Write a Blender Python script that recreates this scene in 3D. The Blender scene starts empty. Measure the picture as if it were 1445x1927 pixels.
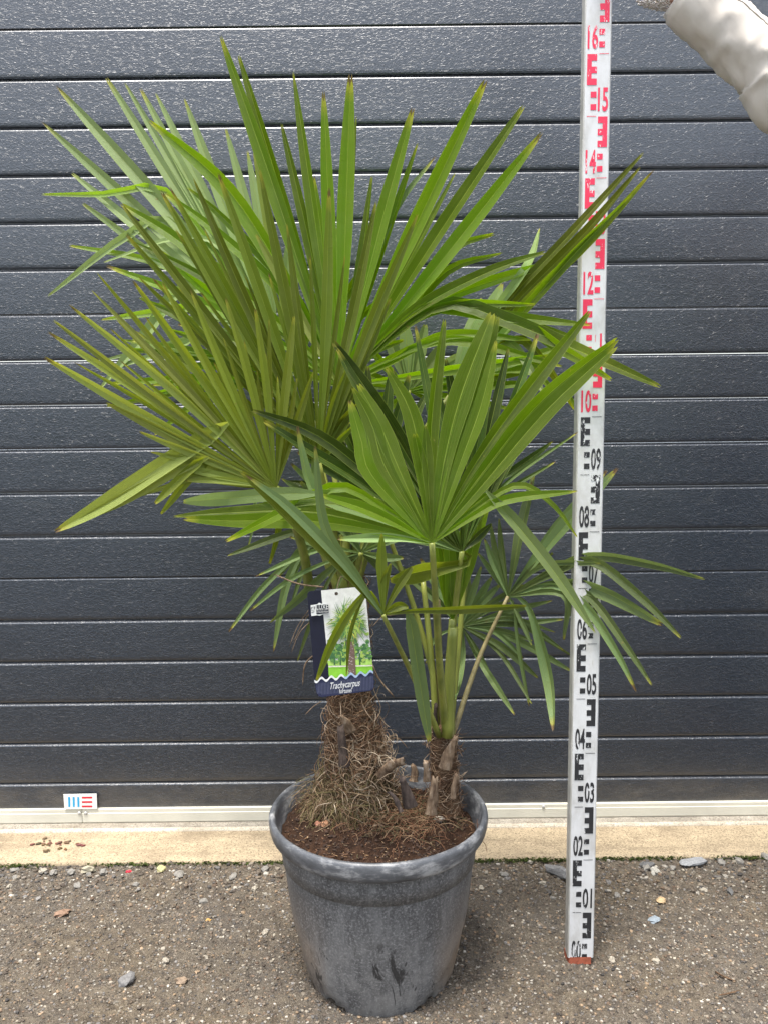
import bpy, bmesh, math, random
import numpy as np
from mathutils import Vector, Matrix, noise as mnoise

random.seed(7)
SC = bpy.context.scene
COL = SC.collection
R = math.radians

# ------------------------------------------------------------------ camera
F_PX, PW, PH = 1620.0, 1445.0, 1927.0
PITCH, ROLL, CAM_H = 0.1289, -0.0112, 1.0322
_f = Vector((0, math.cos(PITCH), -math.sin(PITCH)))
_r0 = Vector((1, 0, 0)); _u0 = _r0.cross(_f)
CR = _r0 * math.cos(ROLL) + _u0 * math.sin(ROLL)
CU = -_r0 * math.sin(ROLL) + _u0 * math.cos(ROLL)
CF = _f
CP = Vector((0, 0, CAM_H))
cd = bpy.data.cameras.new('camera'); cam = bpy.data.objects.new('camera', cd); COL.objects.link(cam)
cam.matrix_world = Matrix(((CR.x, CU.x, -CF.x, 0), (CR.y, CU.y, -CF.y, 0), (CR.z, CU.z, -CF.z, CAM_H), (0, 0, 0, 1)))
cd.sensor_fit = 'VERTICAL'; cd.sensor_height = 36.0; cd.lens = F_PX / PH * 36.0
cd.clip_start = 0.02; cd.clip_end = 400
SC.camera = cam

# ------------------------------------------------------------------ world, sun, exposure
SUN_DIR = Vector((-0.12, -0.20, 1.0)).normalized()
world = bpy.data.worlds.new('World'); SC.world = world; world.use_nodes = True
wn = world.node_tree.nodes; wl = world.node_tree.links
bg = wn['Background']
sky = wn.new('ShaderNodeTexSky'); sky.sky_type = 'NISHITA'; sky.sun_disc = False
sky.sun_elevation = math.asin(SUN_DIR.z); sky.sun_rotation = math.atan2(SUN_DIR.x, SUN_DIR.y)
sky.air_density = 1.0; sky.dust_density = 2.5; sky.ozone_density = 1.0
hs = wn.new('ShaderNodeHueSaturation'); hs.inputs['Saturation'].default_value = 0.46; hs.inputs['Value'].default_value = 1.0
wl.new(sky.outputs[0], hs.inputs['Color']); wl.new(hs.outputs[0], bg.inputs['Color'])
bg.inputs['Strength'].default_value = 0.15
sd = bpy.data.lights.new('sun', 'SUN'); sd.energy = 2.2; sd.angle = R(14); sd.color = (1.0, 0.96, 0.90)
so = bpy.data.objects.new('sun', sd); COL.objects.link(so); so.location = (1, -2, 6)
so.rotation_euler = SUN_DIR.to_track_quat('Z', 'Y').to_euler()
vs = SC.view_settings
vs.view_transform = 'Standard'; vs.look = 'None'; vs.gamma = 1.0; vs.use_curve_mapping = False
vs.exposure = 1.6

# ------------------------------------------------------------------ helpers
def at(px, py, Y=None, Z=None):
    """point where the sight line of a photograph position meets the upright plane y=Y (or the level z=Z)"""
    d = CF + CR * ((px - PW / 2) / F_PX) - CU * ((py - PH / 2) / F_PX)
    t = (Y / d.y) if Y is not None else ((Z - CAM_H) / d.z)
    return CP + d * t

def px_size(Y):                      # metres covered by one photograph pixel at distance Y
    return (Y * math.cos(PITCH)) / F_PX

def tag(o, label=None, cat=None, group=None, kind=None):
    if label: o['label'] = label
    if cat: o['category'] = cat
    if group: o['group'] = group
    if kind: o['kind'] = kind
    return o

def link(name, me, mats=None, parent=None, smooth=False):
    o = bpy.data.objects.new(name, me); COL.objects.link(o)
    if mats is not None and not me.materials:
        for m in (mats if isinstance(mats, (list, tuple)) else [mats]): me.materials.append(m)
    if parent is not None: o.parent = parent
    if smooth:
        me.polygons.foreach_set('use_smooth', [True] * len(me.polygons))
    return o

def mesh(name, V, F, mats=None, parent=None, smooth=False, uv=None, mi=None, col=None):
    me = bpy.data.meshes.new(name)
    me.from_pydata([tuple(v) for v in V], [], F)
    if uv is not None:
        L = me.uv_layers.new(name='UVMap')
        idx = np.empty(len(me.loops), dtype=np.int32); me.loops.foreach_get('vertex_index', idx)
        L.data.foreach_set('uv', np.asarray(uv, dtype=np.float32)[idx].ravel())
    if mi is not None: me.polygons.foreach_set('material_index', mi)
    if col is not None:
        a = me.color_attributes.new('tint', 'FLOAT_COLOR', 'POINT')
        a.data.foreach_set('color', np.asarray(col, dtype=np.float32).ravel())
    me.update()
    return link(name, me, mats, parent, smooth)

def empty(name, loc):
    o = bpy.data.objects.new(name, None); COL.objects.link(o); o.location = loc; o.empty_display_size = .05
    return o

class MB:
    """collects faces for one mesh"""
    def __init__(s): s.V = []; s.F = []; s.M = []; s.C = []
    def add(s, V, F, m=0, c=None):
        b = len(s.V); s.V += [tuple(v) for v in V]; s.F += [tuple(i + b for i in f) for f in F]; s.M += [m] * len(F)
        if c is not None: s.C += [c] * len(V)
    def box(s, x0, x1, y0, y1, z0, z1, m=0):
        s.add([(x0,y0,z0),(x1,y0,z0),(x1,y1,z0),(x0,y1,z0),(x0,y0,z1),(x1,y0,z1),(x1,y1,z1),(x0,y1,z1)],
              [(0,3,2,1),(4,5,6,7),(0,1,5,4),(1,2,6,5),(2,3,7,6),(3,0,4,7)], m)
    def tube(s, P, rad, n=6, m=0, c=None, cap=True):
        P = [Vector(p) for p in P]; k = len(P)
        rad = rad if isinstance(rad, (list, tuple)) else [rad] * k
        V = []; ref = None
        for i in range(k):
            T = (P[min(i+1,k-1)] - P[max(i-1,0)]).normalized()
            if ref is None:
                ref = T.orthogonal().normalized()
            a = (ref - T * ref.dot(T))
            a = a.normalized() if a.length > 1e-6 else T.orthogonal().normalized()
            ref = a; b = T.cross(a)
            for j in range(n):
                w = 2 * math.pi * j / n
                V.append(P[i] + (a * math.cos(w) + b * math.sin(w)) * rad[i])
        F = [(i*n+j, i*n+(j+1)%n, (i+1)*n+(j+1)%n, (i+1)*n+j) for i in range(k-1) for j in range(n)]
        if cap: F += [tuple(range(n-1,-1,-1)), tuple((k-1)*n+j for j in range(n))]
        s.add(V, F, m, c)
    def build(s, name, mats, parent=None, smooth=False):
        return mesh(name, s.V, s.F, mats, parent, smooth, mi=s.M, col=s.C if s.C else None)
    # (the colours in C are the things' own tints)

def spline(P, n):
    """Catmull-Rom through P, n+1 samples evenly spread by length"""
    P = [Vector(p) for p in P]
    if len(P) == 2:
        return [P[0].lerp(P[1], i / n) for i in range(n + 1)]
    Q = [P[0] * 2 - P[1]] + P + [P[-1] * 2 - P[-2]]
    D = []
    for i in range(1, len(Q) - 2):
        a, b, c, d = Q[i-1], Q[i], Q[i+1], Q[i+2]
        for k in range(12):
            t = k / 12
            D.append(0.5 * ((2*b) + (c-a)*t + (2*a-5*b+4*c-d)*t*t + (3*b-a-3*c+d)*t**3))
    D.append(P[-1])
    L = [0]
    for i in range(1, len(D)): L.append(L[-1] + (D[i]-D[i-1]).length)
    out = []; j = 0
    for i in range(n + 1):
        s = L[-1] * i / n
        while j < len(L) - 2 and L[j+1] < s: j += 1
        u = (s - L[j]) / max(L[j+1] - L[j], 1e-9)
        out.append(D[j].lerp(D[j+1], min(max(u,0),1)))
    return out

# ------------------------------------------------------------------ materials
class NT:
    def __init__(s, name):
        s.m = bpy.data.materials.new(name); s.m.use_nodes = True
        s.t = s.m.node_tree; s.n = s.t.nodes; s.l = s.t.links
        s.bsdf = s.n['Principled BSDF']; s.out = s.n['Material Output']
    def new(s, typ, props=None, **inp):
        nd = s.n.new(typ)
        for k, v in (props or {}).items(): setattr(nd, k, v)
        for k, v in inp.items():
            k2 = k.replace('_', ' ')
            s.set(nd.inputs[k2] if k2 in nd.inputs else nd.inputs[int(k[1:])], v)
        return nd
    def set(s, sock, v):
        if isinstance(v, bpy.types.NodeSocket): s.l.new(v, sock)
        else:
            if isinstance(v, tuple) and len(v) == 3 and sock.type == 'RGBA': v = (*v, 1)
            sock.default_value = v
    def pos(s, scale=(1,1,1), obj=False):
        g = s.new('ShaderNodeTexCoord').outputs['Object'] if obj else s.new('ShaderNodeNewGeometry').outputs['Position']
        m = s.new('ShaderNodeMapping'); s.l.new(g, m.inputs['Vector']); m.inputs['Scale'].default_value = scale
        return m.outputs[0]
    def noise(s, vec, scale, detail=3, rough=.55, dist=0):
        n = s.new('ShaderNodeTexNoise', None, Vector=vec, Scale=scale, Detail=detail, Roughness=rough, Distortion=dist)
        return n.outputs['Fac']
    def ramp(s, fac, stops):
        n = s.new('ShaderNodeValToRGB'); s.l.new(fac, n.inputs[0]); e = n.color_ramp.elements
        while len(e) < len(stops): e.new(.5)
        for q, (p, c) in zip(e, stops):
            q.position = p; q.color = (*c, 1) if len(c) == 3 else c
        return n.outputs[0]
    def mask(s, fac, a, b):
        n = s.new('ShaderNodeMapRange', {'clamp': True}, Value=fac, From_Min=a, From_Max=b); return n.outputs[0]
    def mix(s, fac, a, b, mode='MIX'):
        n = s.new('ShaderNodeMix', {'data_type': 'RGBA', 'blend_type': mode})
        s.set(n.inputs[0], fac); s.set(n.inputs[6], a); s.set(n.inputs[7], b); return n.outputs[2]
    def math(s, op, a, b=0.0, c=0.0):
        n = s.new('ShaderNodeMath', {'operation': op}); s.set(n.inputs[0], a); s.set(n.inputs[1], b); s.set(n.inputs[2], c)
        return n.outputs[0]
    def bump(s, h, strength=.5, dist=.001, normal=None):
        n = s.new('ShaderNodeBump', None, Height=h, Strength=strength, Distance=dist)
        if normal is not None: s.l.new(normal, n.inputs['Normal'])
        return n.outputs[0]
    def fin(s, color=None, rough=None, normal=None, spec=None, **kw):
        b = s.bsdf
        if color is not None: s.set(b.inputs['Base Color'], color)
        if rough is not None: s.set(b.inputs['Roughness'], rough)
        if normal is not None: s.set(b.inputs['Normal'], normal)
        if spec is not None: s.set(b.inputs['Specular IOR Level'], spec)
        for k, v in kw.items(): s.set(b.inputs[k.replace('_', ' ')], v)
        return s.m

def plain(name, c, rough=.6, spec=.4, var=.12, scale=40, bump=.15, bd=.0006):
    t = NT(name); p = t.pos()
    n = t.noise(p, scale, 4)
    lo = tuple(x * (1 - var) for x in c); hi = tuple(min(1, x * (1 + var)) for x in c)
    return t.fin(t.ramp(n, [(.3, lo), (.7, hi)]), rough, t.bump(t.noise(p, scale * 6, 3), bump, bd), spec)

def mat_door():
    t = NT('door_paint'); p = t.pos((85, 1, 150))
    w = t.noise(p, 1.0, 1.5, .5, 1.2)
    fine = t.noise(t.pos((260, 1, 420)), 1.0, 2, .5, .5)
    h = t.math('ADD', t.math('MINIMUM', t.math('ABSOLUTE', t.math('SUBTRACT', w, .5)), .14), t.math('MULTIPLY', fine, .05))
    d = t.noise(t.pos((1.5, 1, 4)), 2.2, 5, .6)
    c = t.ramp(d, [(.3, (.011, .0170, .0275)), (.75, (.0150, .0220, .0345))])
    spots = t.mask(t.noise(t.pos((90, 1, 90)), 1.0, 2), .76, .80)
    c = t.mix(t.math('MULTIPLY', spots, .35), c, (.16, .16, .16))
    sm = t.math('MULTIPLY', t.mask(t.noise(t.pos((5, 1, 9)), 1.0, 5, .75, .6), .60, .72), .16)
    c = t.mix(sm, c, (.16, .155, .145))
    z = t.new('ShaderNodeSeparateXYZ', None, Vector=t.pos()).outputs[2]
    c = t.mix(t.math('MULTIPLY', t.mask(z, .16, .03), t.math('MULTIPLY', t.mask(t.noise(t.pos((14, 1, 30)), 1.0, 5, .7), .40, .66), .30)), c, (.20, .17, .13))
    return t.fin(c, t.math('MULTIPLY_ADD', d, .04, .36), t.bump(h, 1.0, .0032), .7, Coat_Weight=1.0, Coat_Roughness=.34)

def mat_ground():
    t = NT('packed_dirt'); p = t.pos()
    big = t.noise(p, 3.5, 4, .6); mid = t.noise(p, 38, 5, .65); fine = t.noise(p, 260, 3, .6)
    c = t.ramp(mid, [(.28, (.048, .037, .026)), (.5, (.132, .104, .070)), (.74, (.225, .182, .125))])
    c = t.mix(t.mask(big, .35, .68), c, t.mix(.55, c, (.115, .108, .100)))
    c = t.mix(t.mask(fine, .60, .72), c, (.34, .30, .25))
    c = t.mix(t.mask(fine, .40, .30), c, (.05, .042, .036))
    damp = t.mask(t.noise(t.pos((1.3, 1.3, 1)), 2.6, 3), .52, .66)
    c = t.mix(t.math('MULTIPLY', damp, .35), c, (.075, .062, .050))
    h = t.math('ADD', t.math('MULTIPLY', mid, 1.5), fine)
    return t.fin(c, t.math('MULTIPLY_ADD', damp, -.18, .92), t.bump(h, 1.0, .009), .3)

def mat_tinted(name, rough=.75, spec=.35, bump=.5, sc=300):
    t = NT(name)
    a = t.new('ShaderNodeAttribute', {'attribute_name': 'tint'}).outputs['Color']
    n = t.noise(t.pos(), sc, 3)
    c = t.mix(.55, a, t.ramp(n, [(.3, (.35, .35, .35)), (.7, (1.1, 1.1, 1.1))]), 'MULTIPLY')
    return t.fin(c, rough, t.bump(n, bump, .001), spec)

def mat_concrete(name, c0, c1, dark):
    t = NT(name); p = t.pos()
    n = t.noise(p, 30, 6, .75); f = t.noise(p, 190, 3, .7); b = t.noise(t.pos((1, 2.5, 1)), 5, 4)
    c = t.ramp(n, [(.28, c0), (.7, c1)])
    c = t.mix(t.math('MULTIPLY', t.mask(f, .47, .33), .85), c, dark)
    spk = t.noise(p, 420, 2, .6); c = t.mix(t.math('MULTIPLY', t.mask(spk, .58, .66), .8), c, dark); c = t.mix(t.math('MULTIPLY', t.mask(spk, .40, .32), .6), c, tuple(min(.8, x * 1.5) for x in c1))
    run = t.noise(t.pos((3, 16, 1)), 1.6, 5, .7); c = t.mix(t.math('MULTIPLY', t.mask(run, .50, .66), .40), c, (.16, .125, .085))
    c = t.mix(t.mask(f, .62, .75), c, tuple(min(.8, x * 1.35) for x in c1))
    c = t.mix(t.math('MULTIPLY', t.mask(b, .52, .70), .5), c, dark)
    return t.fin(c, .9, t.bump(t.math('ADD', f, n), .6, .0015), .3)

def leaf_mat(name, top, under, trans, tipy=.92, rough=.42, mixf=.36):
    t = NT(name)
    uv = t.new('ShaderNodeTexCoord').outputs['UV']
    sx = t.new('ShaderNodeSeparateXYZ', None, Vector=uv)
    u, v = sx.outputs[0], sx.outputs[1]
    rnd = t.new('ShaderNodeObjectInfo').outputs['Random']
    p = t.pos()
    blot = t.noise(p, 22, 4, .6); fine = t.noise(p, 160, 3)
    back = t.new('ShaderNodeNewGeometry').outputs['Backfacing']
    hsv = t.new('ShaderNodeHueSaturation', None, Color=top, Hue=t.math('MULTIPLY_ADD', rnd, .022, .489),
                Saturation=1.0, Value=t.math('MULTIPLY_ADD', rnd, 1.1, .50))
    col = t.mix(back, hsv.outputs[0], under)
    col = t.mix(t.math('MULTIPLY', t.mask(blot, .50, .75), .45), col, t.mix(.5, col, (.17, .19, .035)))
    # long pale veins: the folded midrib and the thin ones beside it
    streak0 = t.noise(t.new('ShaderNodeCombineXYZ', None, X=0.0, Y=t.math('MULTIPLY', v, 9.0), Z=t.math('MULTIPLY', rnd, 70.0)).outputs[0], 1.0, 2, .6)
    mid = t.mask(t.math('ABSOLUTE', t.math('SUBTRACT', u, .5)), .028, .006)
    col = t.mix(t.math('MULTIPLY', mid, t.math('MULTIPLY_ADD', streak0, 1.0, .15)), col, (.30, .36, .07))
    edge = t.mask(t.math('ABSOLUTE', t.math('SUBTRACT', u, .5)), .465, .492)
    col = t.mix(t.math('MULTIPLY', edge, .5), col, (.28, .33, .08))
    st = t.math('SINE', t.math('MULTIPLY', u, 75.0))
    streak = t.noise(t.new('ShaderNodeCombineXYZ', None, X=t.math('MULTIPLY', u, 26.0), Y=t.math('MULTIPLY', v, 1.6), Z=t.math('MULTIPLY', rnd, 90.0)).outputs[0], 1.0, 3, .6)
    col = t.mix(t.math('MULTIPLY', t.mask(streak, .42, .70), .55), col, t.mix(.35, col, (.22, .24, .05)))
    col = t.mix(t.math('MULTIPLY', t.mask(streak, .46, .25), .55), col, t.mix(.6, col, (.03, .055, .006)))
    col = t.mix(t.math('MULTIPLY', t.mask(st, .2, 1.0), .18), col, (.05, .085, .02))
    # dry tips
    vv = t.math('ADD', v, t.math('MULTIPLY_ADD', fine, .03, t.math('MULTIPLY', t.math('SUBTRACT', rnd, .78), .065)))
    col = t.mix(t.math('MULTIPLY', t.mask(vv, tipy + .015, tipy + .075), .8), col, (.34, .31, .04))
    col = t.mix(t.mask(vv, tipy + .076, tipy + .088), col, (.13, .075, .035))
    dull = t.mask(t.noise(p, 9, 4, .65), .48, .66)
    col = t.mix(t.math('MULTIPLY', dull, .30), col, t.mix(.5, col, (.20, .215, .10)))
    spots = t.mask(t.noise(p, 75, 3), .70, .76)
    col = t.mix(t.math('MULTIPLY', spots, .6), col, (.20, .15, .05))
    wet = t.mask(t.noise(p, 45, 3, .6), .45, .62)
    drops = t.new('ShaderNodeTexVoronoi', {'feature': 'SMOOTH_F1'}, Vector=p, Scale=210.0).outputs['Distance']
    h = t.math('ADD', t.math('MULTIPLY', st, .25), t.math('MULTIPLY', t.mask(drops, .32, .16), .5))
    nrm = t.bump(t.math('ADD', h, t.math('MULTIPLY', blot, .8)), .35, .0007)
    t.fin(col, t.math('MULTIPLY_ADD', wet, .16, rough), nrm, .20)
    tr = t.new('ShaderNodeBsdfTranslucent', None, Color=t.mix(1.0, t.mix(.5, col, top), trans, 'MULTIPLY'), Normal=nrm)
    ms = t.new('ShaderNodeMixShader'); ms.inputs[0].default_value = mixf
    t.l.new(t.bsdf.outputs[0], ms.inputs[1]); t.l.new(tr.outputs[0], ms.inputs[2])
    t.l.new(ms.outputs[0], t.out.inputs['Surface'])
    return t.m

M = {}
M['door'] = mat_door()
M['ground'] = mat_ground()
M['pebble'] = mat_tinted('pebble_stone')
M['sill'] = mat_concrete('sandy_concrete', (.255, .20, .13), (.43, .345, .225), (.12, .09, .06))
M['slab'] = mat_concrete('dirty_concrete', (.20, .175, .14), (.34, .31, .26), (.10, .085, .065))
M['mortar'] = mat_concrete('pale_mortar', (.36, .32, .25), (.52, .47, .38), (.22, .18, .13))
M['wall'] = mat_concrete('grey_render', (.30, .29, .28), (.40, .39, .38), (.2, .2, .2))
M['moss'] = plain('moss', (.048, .064, .014), .95, .2, .5, 120, .8, .003)
M['strip'] = plain('cream_aluminium', (.62, .59, .49), .42, .5, .10, 9, .1)
M['rubber'] = plain('black_rubber', (.02, .02, .02), .8, .3)
M['steel'] = plain('bare_steel', (.45, .44, .42), .35, .6)
M['white_plastic'] = plain('white_plastic', (.78, .78, .74), .4, .5, .04, 20, .05)
M['blue_print'] = plain('blue_print', (.03, .34, .62), .4, .4, .05)
M['red_print'] = plain('red_print', (.62, .02, .04), .4, .4, .05)
M['leaf_fresh'] = leaf_mat('leaf_fresh', (.070, .112, .003), (.19, .27, .08), (4.6, 5.2, .2), mixf=.46)
M['leaf_olive'] = leaf_mat('leaf_olive', (.090, .118, .012), (.20, .25, .08), (3.0, 2.9, .5))
M['leaf_shade'] = leaf_mat('leaf_shade', (.026, .052, .006), (.07, .11, .03), (2.2, 2.4, .4), rough=.34, mixf=.2)  # green darkened to stand in for the shade inside the clump
M['leaf_lime'] = leaf_mat('leaf_lime', (.145, .175, .022), (.24, .28, .09), (2.8, 2.7, .5))
M['leaf_pale'] = leaf_mat('leaf_pale', (.20, .28, .105), (.24, .32, .13), (1.8, 1.8, 1.2))
M['leaf_yellow'] = leaf_mat('leaf_yellow', (.215, .25, .055), (.30, .34, .13), (2.2, 2.1, 1.0), .91)
M['leaf_grey'] = leaf_mat('leaf_grey', (.125, .18, .072), (.19, .25, .12), (1.8, 1.8, 1.2), .90, .42)

def mat_stem():
    t = NT('leaf_stalk'); p = t.pos()
    n = t.noise(t.pos((60, 60, 9)), 1.0, 4)
    z = t.new('ShaderNodeSeparateXYZ', None, Vector=p).outputs[2]
    c = t.ramp(n, [(.3, (.13, .155, .03)), (.7, (.27, .285, .055))])
    c = t.mix(t.mask(n, .64, .74), c, (.16, .10, .04))
    return t.fin(c, .4, t.bump(n, .3, .001), .45)
M['stem'] = mat_stem()
M['stem_old'] = plain('old_leaf_stalk', (.20, .165, .075), .55, .4, .35, 70)

def mat_bark():
    t = NT('fibrous_bark'); p = t.pos((90, 90, 30))
    n = t.noise(p, 1.0, 5, .65, .8)
    c = t.ramp(n, [(.25, (.035, .020, .012)), (.55, (.13, .078, .045)), (.85, (.25, .17, .105))])
    return t.fin(c, .95, t.bump(n, 1.0, .006), .2)
M['bark'] = mat_bark()
M['fibre'] = mat_tinted('dry_fibre', .85, .25, .2, 60)
def mat_stub(name, a, b_, c_):
    t = NT(name); p = t.pos((150, 150, 26)); n = t.noise(p, 1.0, 5, .7, .4); m = t.noise(t.pos(), 55, 4)
    c = t.ramp(n, [(.28, a), (.52, b_), (.8, c_)]); c = t.mix(t.math('MULTIPLY', t.mask(m, .45, .65), .6), c, a)
    return t.fin(c, .8, t.bump(n, .9, .003), .25)
M['stub'] = mat_stub('cut_leaf_base', (.07, .04, .025), (.26, .18, .115), (.46, .37, .28))
M['stub_grey'] = mat_stub('grey_leaf_base', (.03, .022, .018), (.085, .062, .052), (.20, .145, .11))

def mat_soil():
    t = NT('potting_soil'); p = t.pos()
    n = t.noise(p, 60, 5, .7); f = t.noise(p, 380, 3, .7); b = t.noise(p, 11, 4)
    c = t.ramp(n, [(.25, (.014, .007, .004)), (.55, (.050, .026, .015)), (.85, (.105, .058, .034))])
    c = t.mix(t.math('MULTIPLY', t.mask(b, .52, .70), .55), c, (.15, .075, .040))
    c = t.mix(t.mask(f, .70, .78), c, (.24, .16, .09))
    return t.fin(c, .95, t.bump(t.math('ADD', n, f), 1.0, .005), .2)
M['soil'] = mat_soil()

def mat_pot():
    t = NT('weathered_pot_plastic'); p = t.pos(obj=True)
    n = t.noise(p, 9, 5, .6); f = t.noise(p, 260, 3, .75); s = t.noise(t.pos((40, 40, 5), True), 1.0, 5, .65)
    c = t.ramp(n, [(.25, (.058, .058, .060)), (.75, (.115, .115, .117))])
    c = t.mix(t.math('MULTIPLY', t.mask(f, .52, .66), .9), c, (.25, .25, .25))
    c = t.mix(t.math('MULTIPLY', t.mask(f, .46, .36), .7), c, (.035, .036, .038))
    c = t.mix(t.math('MULTIPLY', t.mask(s, .46, .66), .5), c, (.20, .20, .20))
    sep = t.new('ShaderNodeSeparateXYZ', None, Vector=p); x, y, z = sep.outputs
    low = t.mask(z, .17, .04)
    dust = t.math('MULTIPLY', low, t.mask(t.noise(p, 26, 4), .38, .62))
    c = t.mix(t.math('MULTIPLY', dust, .5), c, (.26, .255, .245))
    # brown mud dried on both flanks of the foot
    side = t.mask(t.math('ABSOLUTE', x), .085, .140)
    mud = t.math('MULTIPLY', t.math('MULTIPLY', side, t.mask(z, .21, .05)), t.mask(n, .25, .55))
    c = t.mix(t.math('MULTIPLY', mud, .85), c, (.25, .175, .11))
    # black scuffs
    sc = t.mask(t.noise(t.pos((24, 24, 9), True), 1.0, 5, .75, 1.2), .585, .625)
    sc = t.math('MULTIPLY', sc, t.math('MULTIPLY', t.mask(z, .19, .12), t.mask(z, .0, .03)))
    c = t.mix(t.math('MULTIPLY', sc, .85), c, (.014, .014, .015))
    return t.fin(c, t.math('MULTIPLY_ADD', n, .25, .38), t.bump(f, .25, .0005), .45)
M['pot'] = mat_pot()

def mat_rim():
    t = NT('scuffed_pot_rim'); p = t.pos(obj=True)
    n = t.noise(t.pos((16, 16, 40), True), 1.0, 6, .7)
    c = t.ramp(n, [(.35, (.050, .053, .058)), (.52, (.10, .104, .112)), (.66, (.34, .34, .34))])
    return t.fin(c, .42, t.bump(t.noise(p, 300, 3), .3, .0006), .5)
M['rim'] = mat_rim()

def mat_print(name, c, wear=.60):
    t = NT(name); p = t.pos((260, 1, 90))
    n = t.noise(p, 1.0, 4, .7); b = t.noise(t.pos(), 6, 2)
    w = t.mask(t.math('ADD', t.math('MULTIPLY', n, .75), t.math('MULTIPLY', b, .35)), wear, wear + .03)
    return t.fin(t.mix(w, c, (.66, .66, .65)), .5, None, .4)
M['staff_black'] = mat_print('black_scale_print', (.022, .022, .024), .635)
M['staff_red'] = mat_print('red_scale_print', (.66, .028, .075), .655)

def mat_staff():
    t = NT('white_staff_paint'); p = t.pos((6, 6, 3))
    n = t.noise(p, 5.0, 5, .65); f = t.noise(t.pos((160, 160, 40)), 1.0, 4)
    c = t.ramp(n, [(.30, (.42, .41, .385)), (.55, (.56, .56, .555)), (.8, (.62, .62, .615))])
    c = t.mix(t.math('MULTIPLY', t.mask(f, .66, .74), .5), c, (.40, .38, .34))
    return t.fin(c, .45, t.bump(f, .1, .0004), .4)
M['staff'] = mat_staff()
M['staff_side'] = plain('grey_aluminium', (.40, .39, .36), .45, .5, .2, 25)
M['rust'] = plain('rusty_red_cap', (.30, .085, .048), .85, .2, .45, 60, .6, .001)

def mat_cloth():
    t = NT('cream_twill'); p = t.pos()
    n = t.noise(p, 18, 4); w = t.noise(t.pos((900, 900, 900)), 1.0, 1)
    c = t.ramp(n, [(.3, (.60, .535, .46)), (.7, (.68, .62, .55))])
    return t.fin(c, .85, t.bump(t.math('ADD', w, t.math('MULTIPLY', n, 3)), .3, .001), .2, Sheen_Weight=.15)
M['cloth'] = mat_cloth()
M['seam'] = plain('cream_thread', (.42, .37, .32), .9, .2)
M['lace'] = plain('white_lace', (.70, .66, .62), .9, .2)
M['skin'] = plain('skin', (.52, .30, .22), .5, .4, .06, 30, .1)
M['denim'] = plain('dark_denim', (.05, .065, .10), .9, .2, .2, 60)
M['hair'] = plain('brown_hair', (.07, .04, .022), .5, .4, .3, 90, .4)
M['shoe'] = plain('black_leather', (.03, .03, .03), .5, .5)
M['eye'] = plain('eye_white', (.7, .7, .7), .2, .5, .02)
M['lip'] = plain('lip', (.45, .16, .14), .5, .4)

# ================================================================== SETTING
# ---- ground: one sheet, finely divided where one sees it
def axis(lo, hi, step, far):
    a = list(np.arange(lo, hi + 1e-9, step)); s = step
    left = []; x = lo
    while x > -far: s *= 1.35; x -= s; left.append(max(x, -far - 1))
    s = step; x = hi; right = []
    while x < far: s *= 1.35; x += s; right.append(x)
    return np.array(left[::-1] + a + right)
YD = 2.0177
gx = axis(-1.0, 1.02, .0045, 60); gy_all = axis(1.12, 1.86, .0045, 60)
gy = gy_all[gy_all < 1.86]
def ground_h(x, y):
    p = Vector((x, y, 0))
    return (mnoise.noise(p * 7) * .0035 + mnoise.noise(p * 24) * .0035 + (abs(mnoise.noise(p * 52)) - .2) * .0055 + mnoise.noise(p * 120) * .0030)
V = []
for y in gy:
    for x in gx:
        near = abs(x) < 1.3 and .8 < y
        V.append((x, y, ground_h(x, y) if near else 0.0))
nx = len(gx)
F = [(j*nx+i, j*nx+i+1, (j+1)*nx+i+1, (j+1)*nx+i) for j in range(len(gy)-1) for i in range(nx-1)]
tag(mesh('ground', V, F, M['ground'], None, True), kind='structure')

# ---- unseen dark yard sheet, added so the lower door mirrors something darker
V = [(x, y, .012) for y in (-30, .55) for x in (-30, 30)]
tag(mesh('added_asphalt', V, [(0, 1, 3, 2)], plain('added_asphalt', (.048, .047, .046), .85, .3, .3, 60, .6, .003)), kind='structure')

# ---- concrete sill, floor slab, mortar line
def sheet_strip(name, y0, y1, z, mat, front_drop=0.0, step=.02, amp=.0008, edge=.003):
    xs = list(np.arange(-4, -1.2, .2)) + list(np.arange(-1.2, 1.2, step)) + list(np.arange(1.2, 4.01, .2))
    ys = np.linspace(y0, y1, max(3, int((y1 - y0) / .012)))
    V = []; rows = []
    if front_drop:
        rows.append((y0 - .001, z - front_drop, 0)); rows.append((y0, z - .006, 0)); ys = list(ys); ys[0] = y0 + .004
    for y in ys: rows.append((y, z, amp))
    for (y, zz, a) in rows:
        for x in xs:
            e = mnoise.noise(Vector((x * 14, 3.1, z))) * edge if y < y0 + .006 else 0
            V.append((x, y + e, zz + mnoise.noise(Vector((x * 30, y * 30, z))) * a))
    n = len(xs)
    F = [(j*n+i, j*n+i+1, (j+1)*n+i+1, (j+1)*n+i) for j in range(len(rows)-1) for i in range(n-1)]
    return tag(mesh(name, V, F, mat, None, True), kind='structure')
sheet_strip('concrete_sill', 1.826, 1.962, .006, M['sill'], .03)
sheet_strip('mortar_joint', 1.9645, 1.977, .009, M['mortar'], .02, edge=.0015)
sheet_strip('floor_slab', 1.9785, 2.30, .004, M['slab'], .01)

# ---- building wall round the door opening
wb = MB()
wb.box(-6, -2.3, 1.95, 2.2, -.05, 4.2); wb.box(2.3, 6, 1.95, 2.2, -.05, 4.2); wb.box(-2.3, 2.3, 1.95, 2.2, 2.72, 4.2)
tag(wb.build('building_wall', M['wall']), 'grey rendered wall around the wide sectional door', 'wall')

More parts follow.
